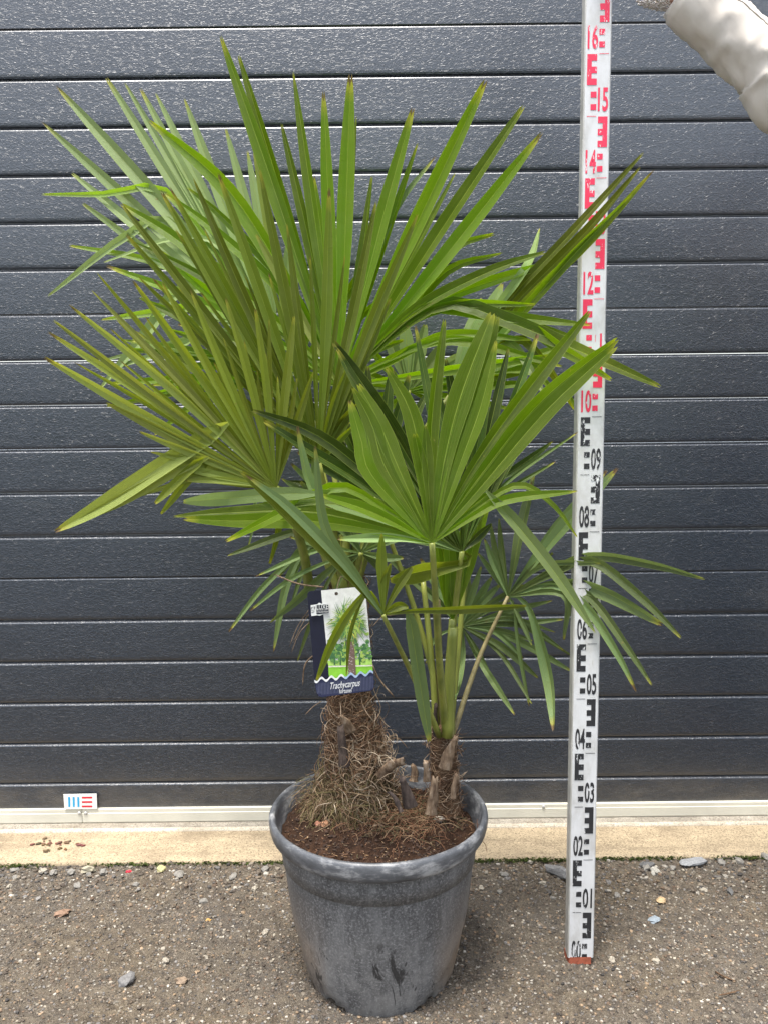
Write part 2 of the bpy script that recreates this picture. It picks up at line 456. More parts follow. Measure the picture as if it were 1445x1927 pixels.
# ---- moss in the angle between sill and dirt
mb = MB()
for i in range(4500):
    x = random.uniform(-1.15, 1.15)
    dens = mnoise.noise(Vector((x * 5, 8, 0))) + (.35 if x > .2 else .1)
    if random.random() > .45 + dens: continue
    y = 1.822 - abs(random.gauss(0, .005)) + mnoise.noise(Vector((x * 14, 3.1, .006))) * .003
    s = random.uniform(.0018, .0046)
    c = Vector((x, y, .002 + random.uniform(-.002, .004)))
    vs_ = [c + Vector((random.uniform(-1,1), random.uniform(-.8,.8), random.uniform(-.3,1.0))) * s for _ in range(6)]
    mb.add(vs_, [(0,1,2),(0,2,3),(0,3,4),(0,4,5),(0,5,1),(1,2,3)])
tag(mb.build('moss', M['moss']), kind='stuff')

# ---- unseen grassy bank, added behind the viewer to darken the glossy door's reflection
V = []; F = []; xs = [(-40 + 2 * i) for i in range(41)]; prof = ((-9.0, -.02), (-10.5, 1.4), (-12.0, 2.8), (-14.0, 3.6), (-20, 3.8), (-45, 3.9))
for (y, z) in prof:
    for x in xs: V.append((x, y + mnoise.noise(Vector((x * .3, y, 0))) * .5, z + mnoise.noise(Vector((x * .4, y * .4, 2))) * .4 * (z > 0)))
n = len(xs); F = [(j*n+i+1, j*n+i, (j+1)*n+i, (j+1)*n+i+1) for j in range(len(prof)-1) for i in range(n-1)]
tag(mesh('added_bank', V, F, plain('bank_grass', (.045, .065, .022), .95, .2, .4, 3, .5, .05), None, True), kind='structure')

# ================================================================== GARAGE DOOR
RB, Z0 = 0.1026, 1.8506
door = empty('garage_door', (0, YD, .0))
tag(door, 'dark grey sectional garage door of embossed horizontal panels behind the plant', 'garage door')
def panel_mesh(name, top_sharp, bot_sharp, h=RB):
    d = .0052
    prof = []                                    # (y offset towards the viewer is negative, z from the panel's bottom)
    if bot_sharp: prof += [(.012, .0012), (.0015, .0012), (.0, .003)]
    else: prof += [(d, .0006), (.0020, .0014), (.0006, .0050), (.0, .0100)]
    prof += [(-.0004, h * .30), (-.0004, h * .72)]
    if top_sharp: prof += [(.0, h - .0042), (.0012, h - .0016), (.012, h - .0010)]
    else: prof += [(.0, h - .0076), (.0011, h - .0056), (.0040, h - .0037), (d, h - .0024)]
    prof += [(.03, h - .0008), (.03, .0008)]
    xs = (-2.29, 2.29); V = [(x, y, z) for x in xs for (y, z) in prof]; n = len(prof)
    F = [(i, n + i, n + (i+1) % n, (i+1) % n) for i in range(n)]
    F += [tuple(range(n)), tuple(range(2*n-1, n-1, -1))]
    me = bpy.data.meshes.new(name); me.from_pydata(V, [], F); me.materials.append(M['door'])
    return me
PM = {(a, b): panel_mesh('panel', a, b) for a in (0, 1) for b in (0, 1)}
ZS = .0385                                       # foot of the lowest, narrower panel
for k in range(-8, 18):
    top = (k % 6 == 0); bot = (k % 6 == 5)
    z = Z0 - RB * (k + 1)
    pm = PM[(int(top), int(bot))]
    if k == 17: z = ZS; pm = panel_mesh('panel', 0, 1, Z0 - RB * 17 - ZS)
    o = bpy.data.objects.new('panel', pm); COL.objects.link(o)
    o.parent = door; o.location = (0, 0, z)
zs = ZS
# the lowest panel stops on the cream bottom rail
def rail(x0, x1):
    b = MB(); zt, zb = zs + .003, .0035
    prof = [(.012, zt), (-.004, zt), (-.0055, zt - .002), (-.0055, zt - .011), (-.0065, zt - .012), (-.0065, zb + .004), (-.004, zb), (.012, zb)]
    V = [(x, y, z) for x in (x0, x1) for (y, z) in prof]; n = len(prof)
    b.add(V, [(i, n+i, n+(i+1) % n, (i+1) % n) for i in range(n)] + [tuple(range(n)), tuple(range(2*n-1, n-1, -1))])
    return b.build('bottom_rail', M['strip'], door)
xj = at(157, 1537, YD).x
rail(-2.29, xj - .0007); rail(xj + .0007, 2.29)
sb = MB(); sb.box(-2.29, 2.29, .012, .026, -.001, zs - .002); sb.build('rubber_seal', M['rubber'], door)
def rivet(px, py):
    p = at(px, py, YD - .0068); V = []; n = 10
    for (r, y) in ((.0045, 0), (.0042, -.0014), (.0022, -.0022)):
        for j in range(n):
            a = 2*math.pi*j/n; V.append((p.x + r*math.cos(a), p.y - YD + y, p.z + r*math.sin(a)))
    F = [(i*n+j, i*n+(j+1) % n, (i+1)*n+(j+1) % n, (i+1)*n+j) for i in range(2) for j in range(n)] + [tuple(2*n+j for j in range(n))]
    mesh('rivet', V, F, M['steel'], door, True)
for q in ((150, 1530), (162, 1530), (1022, 1518)): rivet(*q)
# white maker's plate with three blue and three red bars
pl = empty('sticker', at(152, 1509, YD - .001)); tag(pl, 'small white plate with blue upright bars and red level bars on the door foot', 'sticker')
def quad_px(name, corners, Y, mat, parent, th=.0006):
    P = [at(x, y, Y) - parent.location for x, y in corners]
    V = P + [p + Vector((0, th, 0)) for p in P]
    return mesh(name, V, [(0,3,2,1)[::-1] if False else (0,1,2,3), (7,6,5,4), (0,4,5,1), (1,5,6,2), (2,6,7,3), (3,7,4,0)], mat, parent)
quad_px('plate', [(120, 1495), (182.5, 1494), (183.5, 1522), (122, 1523)], YD - .0085, M['white_plastic'], pl, .0015)
for x in (128.8, 137.3, 146.0):
    quad_px('blue_bar', [(x, 1500), (x + 3.8, 1500), (x + 4.3, 1518.5), (x + .5, 1518.5)], YD - .0089, M['blue_print'], pl, .0003)
for y in (1499.5, 1507.8, 1516):
    quad_px('red_bar', [(154.5, y), (174, y - .2), (174.6, y + 3), (155, y + 3.2)], YD - .0089, M['red_print'], pl, .0003)

# ================================================================== MEASURING STAFF
S0 = Vector((.3515, 1.4632, .0)); SLEAN = Vector((.0075, .0339, 1.0))
def staff_pt(u, z, out=0.0):      # u metres across the face from its middle
    return Vector((S0.x + SLEAN.x * z + u, S0.y + SLEAN.y * z - out, z))
staff = empty('measuring_staff', S0); tag(staff, 'white measuring staff with black and red numbered scale standing beside the pot', 'measuring staff')
W2 = .0237
def staff_body(name, z0, z1, w2, dep, mat_f, mat_s):
    V = []
    for z in (z0, z1):
        for (u, o) in ((-w2+.002, 0), (w2-.002, 0), (w2, -.002), (w2, -dep), (-w2, -dep), (-w2, -.002)):
            V.append(staff_pt(u, z, o) - S0)
    F = [(0,1,7,6), (1,2,8,7), (2,3,9,8), (3,4,10,9), (4,5,11,10), (5,0,6,11), (5,4,3,2,1,0), (6,7,8,9,10,11)]
    return mesh(name, V, F, [mat_f, mat_s], staff, mi=[0, 0, 1, 1, 1, 1, 1, 1])
staff_body('lower_section', .012, 1.128, W2, .026, M['staff'], M['staff_side'])
staff_body('upper_section', 1.128, 2.05, W2 - .0012, .0235, M['staff'], M['staff_side'])
cb = MB()
cb.add([staff_pt(u, z, o) - S0 for z in (.0, .0135) for (u, o) in ((-.0215 + z*.1, .0006), (.019, .0006), (.019, -.027), (-.0248, -.027))],
       [(0,1,5,4), (1,2,6,5), (2,3,7,6), (3,0,4,7), (0,3,2,1), (4,5,6,7)])
cb.build('foot_cap', M['rust'], staff)
for s in (-1, 1):
    kb = MB(); c = staff_pt(s * (W2 + .001), 1.124 if s > 0 else 1.107, -.008) - S0
    kb.box(c.x - .0025, c.x + .0025, c.y - .004, c.y + .006, c.z - .0045, c.z + .0045)
    kb.build('lock_button', M['rubber'], staff)
def flat(name, polys, mat, out=.0005):
    V = []; F = []
    for poly in polys:
        b = len(V); V += [staff_pt(u, z, out) - S0 for u, z in poly]; F.append(tuple(range(b, b + len(poly))))
    return mesh(name, V, F, mat, staff)
def rect(u0, u1, z0, z1): return [(u0, z0), (u1, z0), (u1, z1), (u0, z1)]
def text_mesh(body, shear=0.0, offset=0.0):
    cu = bpy.data.curves.new('lettering', 'FONT'); cu.body = body; cu.shear = shear; cu.offset = offset; cu.resolution_u = 3
    ob = bpy.data.objects.new('lettering', cu); COL.objects.link(ob)
    dg = bpy.context.evaluated_depsgraph_get(); me = bpy.data.meshes.new_from_object(ob.evaluated_get(dg))
    bpy.data.objects.remove(ob); bpy.data.curves.remove(cu)
    V = np.array([v.co[:] for v in me.vertices]); F = [tuple(p.vertices) for p in me.polygons]; bpy.data.meshes.remove(me)
    lo = V.min(0); hi = V.max(0); V = (V - lo) / np.maximum(hi - lo, 1e-6)
    return V[:, :2], F, (hi - lo)[0] / (hi - lo)[1]
for d in range(0, 20):
    zb = d * .1; left = (d % 2 == 0)              # even: numeral left, squares and E to the right
    m = M['staff_black'] if d < 10 else M['staff_red']
    lx, rx = -.0165, .0183
    if left:
        e0, e1 = .0022, .0180; stem = (e1 - .0078, e1); s0, s1 = .0018, .0112; n0, n1 = -.0175, .0000; t0, t1 = lx, -.001
    else:
        e0, e1 = -.0175, -.0012; stem = (e0, e0 + .0075); s0, s1 = -.0108, -.0012; n0, n1 = .0014, .0185; t0, t1 = .0015, rx
    arms = [(e0, stem[0]), (e0, stem[0]), (e0, stem[0])] if left else [(stem[1], e1)] * 3
    flat('scale_mark', [rect(*stem, zb + .050, zb + .0995)] +
         [rect(a[0], a[1], zb + q, zb + q + .0105) for a, q in zip(arms, (.050, .069, .089))], m)
    for q in (.010, .030): flat('scale_mark', [rect(s0, s1, zb + q, zb + q + .0095)], m)
    flat('tick_line', [rect(t0, t1, zb + .0995, zb + .1005)], m)
    if d == 11: continue
    TV, TF, _ = text_mesh('%02d' % d, 0, .022)
    V = [staff_pt(n0 + (n1 - n0) * u, zb + .0075 + .0385 * v, .0005) - S0 for u, v in TV]
    mesh('numeral', V, TF, m, staff)
flat('numeral', [rect(.0128, .0160, 1.118, 1.142), rect(.0045, .0052, 1.128, 1.14)], M['staff_red'])

# ================================================================== POT
PC = Vector((-.016, 1.470, 0.0))
pot = empty('plant_pot', PC); tag(pot, 'large weathered black plastic pot on the dirt holding both palms', 'plant pot')
RIMZ = .305
def pot_wall():
    n = 144
    zs_ = [(.000, .139), (.012, .143), (.03, .1465), (.05, .150), (.07, .153), (.09, .1558), (.11, .1583), (.13, .1606), (.16, .164), (.19, .1672),
           (.218, .1700), (.2205, .1703), (.2212, .1728), (.245, .1752), (.27, .1775), (.274, .178)]
    V = []; mi = []
    for (z, r) in zs_:
        for j in range(n):
            a = 2 * math.pi * j / n - math.pi / 2          # -90 deg faces the camera
            # feet: the wall steps back between the lobes, most at the ground
            rr = r
            if z < .14:
                k = (.14 - z) / .14
                half = R(80) - R(56) * (k ** 1.25)         # half width of the front and back lobes
                q = (a + math.pi / 2) % math.pi; q = min(q, math.pi - q)
                step = max(0, min(1, (q - half) / R(3.5)))
                rr = r - step * (.002 + .006 * k)
                if z < .012 and step > .9 and min(abs(q - R(40)), abs(q - R(62))) < R(4): rr -= .012
            V.append((rr * math.cos(a), rr * math.sin(a), z if not (z == 0 and False) else z))
    F = [(i*n+j, i*n+(j+1) % n, (i+1)*n+(j+1) % n, (i+1)*n+j) for i in range(len(zs_)-1) for j in range(n)]
    return mesh('wall', V, F, M['pot'], pot, True)
pw = pot_wall()
def lathe(name, prof, mat, parent, n=128, jit=0.0, smooth=True):
    V = []
    for (r, z) in prof:
        for j in range(n):
            a = 2 * math.pi * j / n
            jr = mnoise.noise(Vector((math.cos(a) * 9, math.sin(a) * 9, z * 30))) * jit
            V.append(((r + jr) * math.cos(a), (r + jr) * math.sin(a), z))
    F = [(i*n+j, i*n+(j+1) % n, (i+1)*n+(j+1) % n, (i+1)*n+j) for i in range(len(prof)-1) for j in range(n)]
    return mesh(name, V, F, mat, parent, smooth)
lathe('rim', [(.1770, .2715), (.1868, .2705), (.1880, .2700), (.1895, .2712), (.1925, .2760), (.1948, .2850), (.1956, .2940), (.1948, .3005), (.1918, .3045),
              (.1878, .3048), (.1848, .3015), (.1830, .2930), (.1765, .2740), (.1700, .2500), (.168, .24)], M['rim'], pot, 144, .0004)

# ---- soil surface
def soil_h(x, y):
    r = math.hypot(x, y)
    tx, ty = at(650, 1480, 1.53).x - PC.x, .055
    hgt = .268 + .010 * mnoise.noise(Vector((x * 22, y * 22, 0))) + .007 * mnoise.noise(Vector((x * 70, y * 70, 3))) + .0035 * mnoise.noise(Vector((x * 190, y * 190, 5)))
    hgt += .030 * math.exp(-((x - tx) ** 2 + (y - ty) ** 2) / .012) + .016 * math.exp(-((x - .05) ** 2 + (y - .03) ** 2) / .01)
    return hgt - .010 * max(0, (r - .12) / .06) ** 2
V = [(0, 0, soil_h(0, 0))]; F = []; rings, n = 44, 150
for i in range(1, rings + 1):
    r = .1735 * i / rings
    for j in range(n):
        a = 2 * math.pi * j / n; V.append((r * math.cos(a), r * math.sin(a), soil_h(r * math.cos(a), r * math.sin(a))))
F += [(0, 1 + j, 1 + (j+1) % n) for j in range(n)]
F += [(1+i*n+j, 1+(i+1)*n+j, 1+(i+1)*n+(j+1) % n, 1+i*n+(j+1) % n) for i in range(rings-1) for j in range(n)]
soil = mesh('soil', V, F, M['soil'], None, True); soil.location = PC
tag(soil, 'dark brown crumbly soil filling the pot', 'soil', kind='stuff')

# ================================================================== PALMS
def leaflet(parent, P, w, N, mat, under=False, roll=0.0, fold=.30, n=15, notch=True, split=.5):
    """one long folded leaf segment along P (world points, stalk end first), widest w metres"""
    P = spline(P, n); Vv = []; uv = []
    L = (P[-1] - P[0]).length; tipw = random.uniform(.14, .34)
    k = len(P)
    for i in range(k):
        t = i / (k - 1)
        T = (P[min(i+1, k-1)] - P[max(i-1, 0)]).normalized()
        S = T.cross(N)
        S = S.normalized() if S.length > .15 else T.orthogonal().normalized()
        if roll: S = Matrix.Rotation(roll * min(1, t * 1.6), 3, T) @ S
        U = S.cross(T).normalized()
        if U.dot(N) < 0: U = -U
        g = min(1, .20 + .80 * t / split)
        if t > .58: g *= max(tipw, 1 - ((t - .58) / .42) ** 1.9 * (1 - tipw))
        h = w * .5 * g
        fd = h * fold * 1.7 * (1 - .45 * t)
        for q, dn in ((-1, 0), (-.5, .54), (0, 1), (0, 1), (.5, .54), (1, 0)):
            p = P[i] + S * (q * h) - U * (fd * dn)
            if notch and i == k - 1 and q == 0: p -= T * (.018 * L)
            if i == k - 1 and abs(q) == 1: p -= T * (.014 * L)
            Vv.append(p - parent.location if parent else p); uv.append((q * .5 + .5, t))
    F = []
    for i in range(k - 1):
        for j in (0, 1, 3, 4):
            a = i * 6 + j; f = (a, a + 1, a + 7, a + 6)
            F.append(f if not under else f[::-1])
    # front face must look along +N (towards the viewer's side)
    p0, p1, p2 = Vv[F[8][0]], Vv[F[8][1]], Vv[F[8][2]]
    flip = ((p1 - p0).cross(p2 - p0)).dot(N) < 0
    if flip != under: F = [f[::-1] for f in F]
    if under and not flip: pass
    return mesh('leaflet', Vv, F, mat, parent, True, uv=uv)

class Palm:
    def __init__(s, name, base, label, wf=1.0):
        s.wf = wf
        s.root = empty(name, base); tag(s.root, label, 'palm')
    def frond(s, hub, ax, ay, stalk, leaves, mat, w=24, under=False, bend=0.0, rs=.006, stem='stem', infill=0):
        """hub = (px, py, Y); stalk = list of (px, py, Y) from the crown to the hub;
        leaves = (tip px, tip py[, options]); the frond lies in a plane tilted by ax, ay around the hub"""
        hx, hy, hY = hub
        def Yof(x, y): return hY + ax * (x - hx) + ay * (hy - y)
        H = at(hx, hy, hY)
        e1 = at(hx + 100, hy, Yof(hx + 100, hy)) - H; e2 = at(hx, hy - 100, Yof(hx, hy - 100)) - H
        N = e1.cross(e2).normalized()
        if N.y > 0: N = -N
        b = MB(); SP = spline([at(*q) for q in stalk] + [H], 14)
        rr = [rs * (1.25 - .5 * i / 14) for i in range(15)]
        b.tube([p - s.root.location for p in SP], rr, 7)
        fo = b.build('frond', M[stem], s.root, True)
        # children share the palm's origin
        if infill:                   # shorter, narrower segments standing behind and between the long ones
            ray = sorted([l for l in leaves if len(l) < 3 or not any(k in l[2] for k in ('via', 'start'))], key=lambda l: math.atan2(l[1] - hy, l[0] - hx))
            extra = []
            for p, q in zip(ray, ray[1:]):
                if abs(math.atan2(p[1] - hy, p[0] - hx) - math.atan2(q[1] - hy, q[0] - hx)) > .3: continue
                f = random.uniform(.62, .92); mx, my = (p[0] + q[0]) / 2, (p[1] + q[1]) / 2
                extra.append((hx + (mx - hx) * f, hy + (my - hy) * f, dict(w=w * random.uniform(.5, .75), dY=.022)))
            leaves = leaves + extra
        for lf in leaves:
            o = lf[2] if len(lf) > 2 else {}
            tx, ty = lf[0], lf[1]
            dY = o.get('dY', 0) + random.uniform(-.010, .010)
            via = o.get('via', [])
            pts = [H] if 'start' not in o else [at(o['start'][0], o['start'][1], Yof(*o['start']) + dY)]
            m = len(via)
            for i, q in enumerate(via):
                Yq = q[2] if len(q) > 2 else Yof(q[0], q[1]) + dY * (i + 1) / (m + 1)
                pts.append(at(q[0], q[1], Yq))
            Yt = o.get('Y', Yof(tx, ty) + dY)
            T = at(tx, ty, Yt)
            if not via and 'start' not in o:
                mid = H.lerp(T, .55) + N * (bend + random.uniform(-.006, .006)) + Vector((random.uniform(-.004, .004), 0, random.uniform(-.003, .006)))
                pts.append(mid)
            pts.append(T)
            wm = o.get('w', w) * s.wf * (.86 if infill else 1.0) * px_size(hY) * random.uniform(.92, 1.08)
            mm = o.get('m', mat)
            lo = leaflet(None, [p for p in pts], wm, N, M[mm], o.get('under', under), random.uniform(-.35, .35) + o.get('roll', 0),
                         o.get('fold', random.uniform(.28, .50)), split=o.get('split', .5))
            lo.parent = fo
            me = lo.data
            me.transform(Matrix.Translation(-s.root.location))
        return fo

V_ = lambda *a: list(a)
TB = at(655, 1480, 1.525); TB.z = .27
tall = Palm('tall_palm', TB, 'taller fan palm with hairy brown trunk and many raised fronds, left in pot', .92)
SB = at(836, 1505, 1.49); SB.z = .27
small = Palm('small_palm', SB, 'shorter fan palm with thin trunk and wide front leaf, right in pot')
crown = [(650, 1110, 1.52)]

# back left frond, pale undersides, leaning to the door
tall.frond((525, 650, 1.72), -.00012, .00016, [(646, 1110, 1.53), (610, 900, 1.60)], [
    (105, 160, dict(w=30)), (78, 228, dict(w=28)), (135, 325, dict(w=24)), (200, 145, dict(w=22)), (235, 155, dict(w=20)), (264, 165, dict(w=20)),
    (293, 174, dict(w=22)), (347, 184, dict(w=26)), (425, 240, dict(w=20)), (466, 282, dict(w=22)), (155, 382, dict(w=20)),
    (90, 558, dict(via=[(330, 425), (240, 443)], w=20)), (78, 366, dict(via=[(350, 400), (285, 352), (200, 365)], w=16, m='leaf_fresh')),
    (130, 462, dict(via=[(400, 545), (280, 490)], w=16, m='leaf_fresh')), (195, 494, dict(via=[(420, 470), (330, 448)], w=12)),
    (183, 738, dict(via=[(440, 560), (340, 545), (280, 620)], w=26)), (188, 700, dict(via=[(420, 600), (340, 650)], w=16)),
    (190, 602, dict(via=[(440, 570), (380, 575)], w=20, m='leaf_fresh')), (186, 680, dict(via=[(430, 620), (310, 650)], w=12)),
    (545, 440, dict(w=22)), (570, 470, dict(w=22)), (350, 560, dict(w=20)), (335, 610, dict(w=18))],
    'leaf_pale', 24, under=True, rs=.006)

# second back frond, filling between, green
tall.frond((560, 700, 1.66), -.0001, .0001, [(650, 1110, 1.54), (630, 900, 1.60)], [
    (248, 640, dict(w=20)), (262, 560, dict(w=22)), (225, 638, dict(w=16)), (300, 470, dict(w=22)), (220, 655, dict(w=14)), (330, 690, dict(w=20)),
    (285, 725, dict(w=16, m='leaf_fresh')), (200, 722, dict(w=16, m='leaf_fresh')), (270, 745, dict(w=16)), (290, 820, dict(via=[(400, 740), (340, 780)], w=18)),
    (478, 283, dict(w=16, m='leaf_yellow')), (640, 420, dict(w=20)), (700, 480, dict(w=20)), (720, 560, dict(w=20)), (760, 640, dict(w=20)),
    (200, 765, dict(w=14))],
    'leaf_fresh', 20, rs=.005)

# great upright central frond
tall.frond((638, 728, 1.58), -.00022, .00010, [(655, 1110, 1.52), (648, 950, 1.545)], [
    (415, 66, dict(w=33)), (449, 102, dict(w=30)), (552, 134, dict(w=26)), (609, 170, dict(w=26)), (660, 138, dict(w=33)), (671, 216, dict(w=16, dY=.03)),
    (777, 202, dict(w=33)), (786, 268, dict(w=20, dY=.03)), (914, 149, dict(w=34)), (985, 198, dict(w=30)), (1020, 248, dict(w=32)), (530, 232, dict(w=22, dY=.03)),
    (820, 293, dict(via=[(690, 540), (740, 400)], w=18, dY=.05, m='leaf_grey')), (857, 324, dict(w=18, dY=.04)),
    (930, 440, dict(via=[(760, 580), (850, 470)], w=20, dY=.05)), (945, 476, dict(via=[(750, 610), (840, 510)], w=20, dY=.04)),
    (280, 226, dict(via=[(560, 570), (430, 360)], w=38)), (228, 384, dict(via=[(560, 640), (350, 462)], w=30)), (308, 362, dict(via=[(540, 560), (400, 430)], w=24, dY=.02)),
    (352, 352, dict(via=[(560, 560), (420, 410)], w=22, dY=.02)), (482, 440, dict(w=22, m='leaf_yellow', dY=-.03)), (200, 500, dict(via=[(520, 640), (360, 560)], w=24)),
    (280, 570, dict(w=26)), (320, 620, dict(w=24)), (240, 450, dict(via=[(520, 620), (380, 520)], w=20)),
    (1026, 474, dict(via=[(740, 615), (815, 560), (930, 505)], w=24)), (1072, 488, dict(via=[(745, 620), (830, 563), (950, 520)], w=24)),
    (1008, 573, dict(via=[(750, 620), (850, 575)], w=20)), (1112, 612, dict(via=[(730, 640), (800, 580), (930, 593)], w=26)),
    (1098, 642, dict(via=[(730, 640), (800, 567), (930, 590)], w=24, dY=.03)), (1243, 728, dict(via=[(740, 630), (840, 570), (960, 605), (1080, 655)], w=34)),
    (1058, 690, dict(via=[(720, 680), (850, 640)], w=20)), (1000, 640, dict(via=[(720, 690), (840, 630)], w=20)), (1045, 668, dict(w=20)),
    (700, 330, dict(w=18, dY=.04)), (590, 330, dict(w=20, dY=.04))],
    'leaf_fresh', 28, rs=.0075)

# front frond with paler, matt segments
tall.frond((600, 872, 1.43), .00008, -.00006, [(650, 1115, 1.51), (628, 1000, 1.46)], [
    (228, 382, dict(w=24)), (237, 440, dict(w=22)), (303, 358, dict(w=24)), (319, 350, dict(w=26)), (364, 334, dict(w=24)), (411, 324, dict(w=26)),
    (489, 318, dict(w=26)), (620, 352, dict(w=26)), (708, 378, dict(w=25)), (786, 402, dict(w=26)), (672, 760, dict(w=22)), (655, 690, dict(w=20)),
    (540, 420, dict(w=22, dY=.02)), (450, 430, dict(w=22, dY=.02)), (700, 640, dict(w=20, dY=.02)), (250, 620, dict(w=20, dY=.02)),
    (260, 520, dict(w=20, dY=.03)), (735, 560, dict(w=20, dY=.02)), (668, 800, dict(w=18)), (330, 430, dict(w=22, dY=.03))],
    'leaf_olive', 20, rs=.007, infill=1)

# low left frond, yellow tipped
tall.frond((520, 918, 1.34), .00028, -.00004, [(583, 1112, 1.50), (572, 1040, 1.44), (548, 970, 1.38)], [
    (182, 512, dict(w=16)), (250, 527, dict(w=20)), (305, 530, dict(w=22)), (358, 543, dict(w=22)), (425, 560, dict(w=22)), (481, 580, dict(w=18)),
    (507, 600, dict(w=12)), (554, 594, dict(w=22)), (172, 545, dict(w=18, m='leaf_yellow')), (130, 573, dict(w=22, m='leaf_yellow')), (100, 602, dict(w=18, m='leaf_yellow')), (90, 624, dict(w=20, m='leaf_yellow')),
    (83, 672, dict(w=26, m='leaf_yellow')), (200, 758, dict(w=24, m='leaf_yellow')), (262, 812, dict(w=20, m='leaf_yellow')), (282, 850, dict(w=18, m='leaf_yellow')), (310, 872, dict(w=18, m='leaf_yellow')), (590, 700, dict(w=18)),
    (440, 790, dict(w=26, notch=0)), (103, 1001, dict(start=(430, 796), via=[(395, 818), (300, 880), (190, 952)], w=40, m='leaf_yellow', split=.10, dY=-.012)), (390, 862, dict(w=22)), (140, 985, dict(start=(394, 860), via=[(340, 880), (250, 930)], w=27, m='leaf_yellow', split=.12)),
    (292, 948, dict(start=(384, 862), via=[(345, 895)], w=20, split=.12)), (303, 968, dict(start=(396, 864), via=[(350, 910)], w=20, split=.12)), (250, 937, dict(via=[(470, 890), (400, 890)], w=14, m='leaf_yellow')),
    (330, 886, dict(w=20, m='leaf_yellow')), (350, 905, dict(w=18, m='leaf_yellow')), (540, 720, dict(w=16, dY=.02)), (460, 640, dict(w=18, dY=.02)), (220, 600, dict(w=16, dY=.02))],
    'leaf_lime', 20, rs=.0075, infill=1)

# right frond reaching past the staff
tall.frond((845, 745, 1.60), -.00055, .00004, [(668, 1110, 1.53), (740, 900, 1.58)], [
    (1211, 286, dict(via=[(935, 590), (1080, 430)], w=18)), (1204, 314, dict(via=[(948, 592), (1096, 440)], w=22)), (1231, 318, dict(via=[(962, 596), (1110, 452)], w=17)),
    (1189, 366, dict(via=[(960, 612), (1078, 480)], w=20, m='leaf_fresh')), (1015, 428, dict(via=[(920, 600), (990, 500)], w=18, Y=1.66, m='leaf_pale')),
    (945, 532, dict(w=40, Y=1.66, m='leaf_pale', fold=.1)), (905, 560, dict(w=34, Y=1.68, m='leaf_pale', fold=.1)), (1028, 540, dict(via=[(960, 610)], w=18, Y=1.62, m='leaf_pale')),
    (1030, 750, dict(w=16, Y=1.45, via=[(945, 640)], m='leaf_pale')), (1150, 715, dict(via=[(950, 610), (1060, 660)], w=26, Y=1.42, m='leaf_fresh')),
    (1080, 772, dict(via=[(960, 640), (1020, 680)], w=18, Y=1.6))],
    'leaf_olive', 22, rs=.006)

# jumble of folded leaves in the heart of the clump
tall.frond((770, 735, 1.70), -.0001, .0001, [(672, 1110, 1.54), (720, 900, 1.66)], [
    (1030, 690, dict(w=20)), (1100, 640, dict(w=20)), (1010, 720, dict(w=18)), (660, 690, dict(w=18)), (690, 650, dict(w=18)), (720, 610, dict(w=26, m='leaf_pale')),
    (760, 600, dict(w=28, m='leaf_pale')), (800, 610, dict(w=26, m='leaf_pale')), (840, 640, dict(w=26, m='leaf_pale')), (880, 660, dict(w=24, m='leaf_pale')),
    (960, 770, dict(w=18)), (1060, 760, dict(via=[(900, 700), (1000, 700)], w=18)), (1100, 790, dict(via=[(920, 690), (1020, 690)], w=16)),
    (650, 755, dict(w=18)), (690, 800, dict(w=18)), (900, 800, dict(w=18)), (640, 720, dict(w=14))],
    'leaf_fresh', 22, rs=.005)

# tired low fronds hanging left behind the tag
tall.frond((652, 1000, 1.50), .0002, .0, [(655, 1112, 1.50)], [
    (428, 1046, dict(via=[(560, 1000)], w=16)), (430, 1190, dict(via=[(590, 1022), (500, 1100)], w=12)), (515, 1228, dict(via=[(580, 1030), (540, 1100)], w=17)),
    (524, 1086, dict(via=[(590, 1010)], w=12)), (546, 1150, dict(via=[(590, 1030), (565, 1090)], w=9)), (541, 1112, dict(via=[(585, 1030)], w=9)),
    (508, 1062, dict(via=[(535, 930), (525, 1000)], w=16, m='leaf_olive')), (466, 1040, dict(via=[(500, 930), (478, 990)], w=8)),
    (530, 900, dict(w=18)), (500, 905, dict(w=14)), (560, 960, dict(w=16)), (548, 872, dict(w=16))],
    'leaf_grey', 14, rs=.006)
tall.frond((680, 1040, 1.46), .0001, .0, [(660, 1112, 1.50)], [
    (508, 1172, dict(via=[(625, 1070), (560, 1130)], w=20)), (602, 1218, dict(via=[(640, 1090)], w=8)), (760, 985, dict(w=18)), (740, 940, dict(w=20)), (790, 1000, dict(w=18)),
    (565, 905, dict(w=26, m='leaf_grey')), (575, 920, dict(w=20)), (735, 1090, dict(w=18)), (760, 1050, dict(w=18)), (470, 1150, dict(via=[(610, 1060), (540, 1095)], w=10)), (598, 1215, dict(via=[(650, 1075), (620, 1140)], w=9)), (560, 1245, dict(via=[(630, 1075), (590, 1160)], w=10)),
    (480, 1085, dict(via=[(600, 1035)], w=11)), (545, 1010, dict(w=14)), (610, 950, dict(w=16)), (640, 930, dict(w=16))],
    'leaf_grey', 16, rs=.006)
# a few more leaf stalks of the crown
for st in ([(640, 1115, 1.50), (600, 1010, 1.52), (590, 930, 1.54)], [(665, 1115, 1.50), (690, 1000, 1.52), (700, 850, 1.56)], [(648, 1118, 1.49), (652, 1000, 1.51), (660, 850, 1.55)],
           [(672, 1118, 1.52), (668, 960, 1.55), (676, 820, 1.58)], [(636, 1118, 1.51), (622, 1010, 1.50), (606, 930, 1.47)]):
    b = MB(); P = spline([at(*q) - tall.root.location for q in st], 10); b.tube(P, [.009 - .0003 * i for i in range(11)], 7)
    b.build('leaf_stalk', M['stem'], tall.root, True)

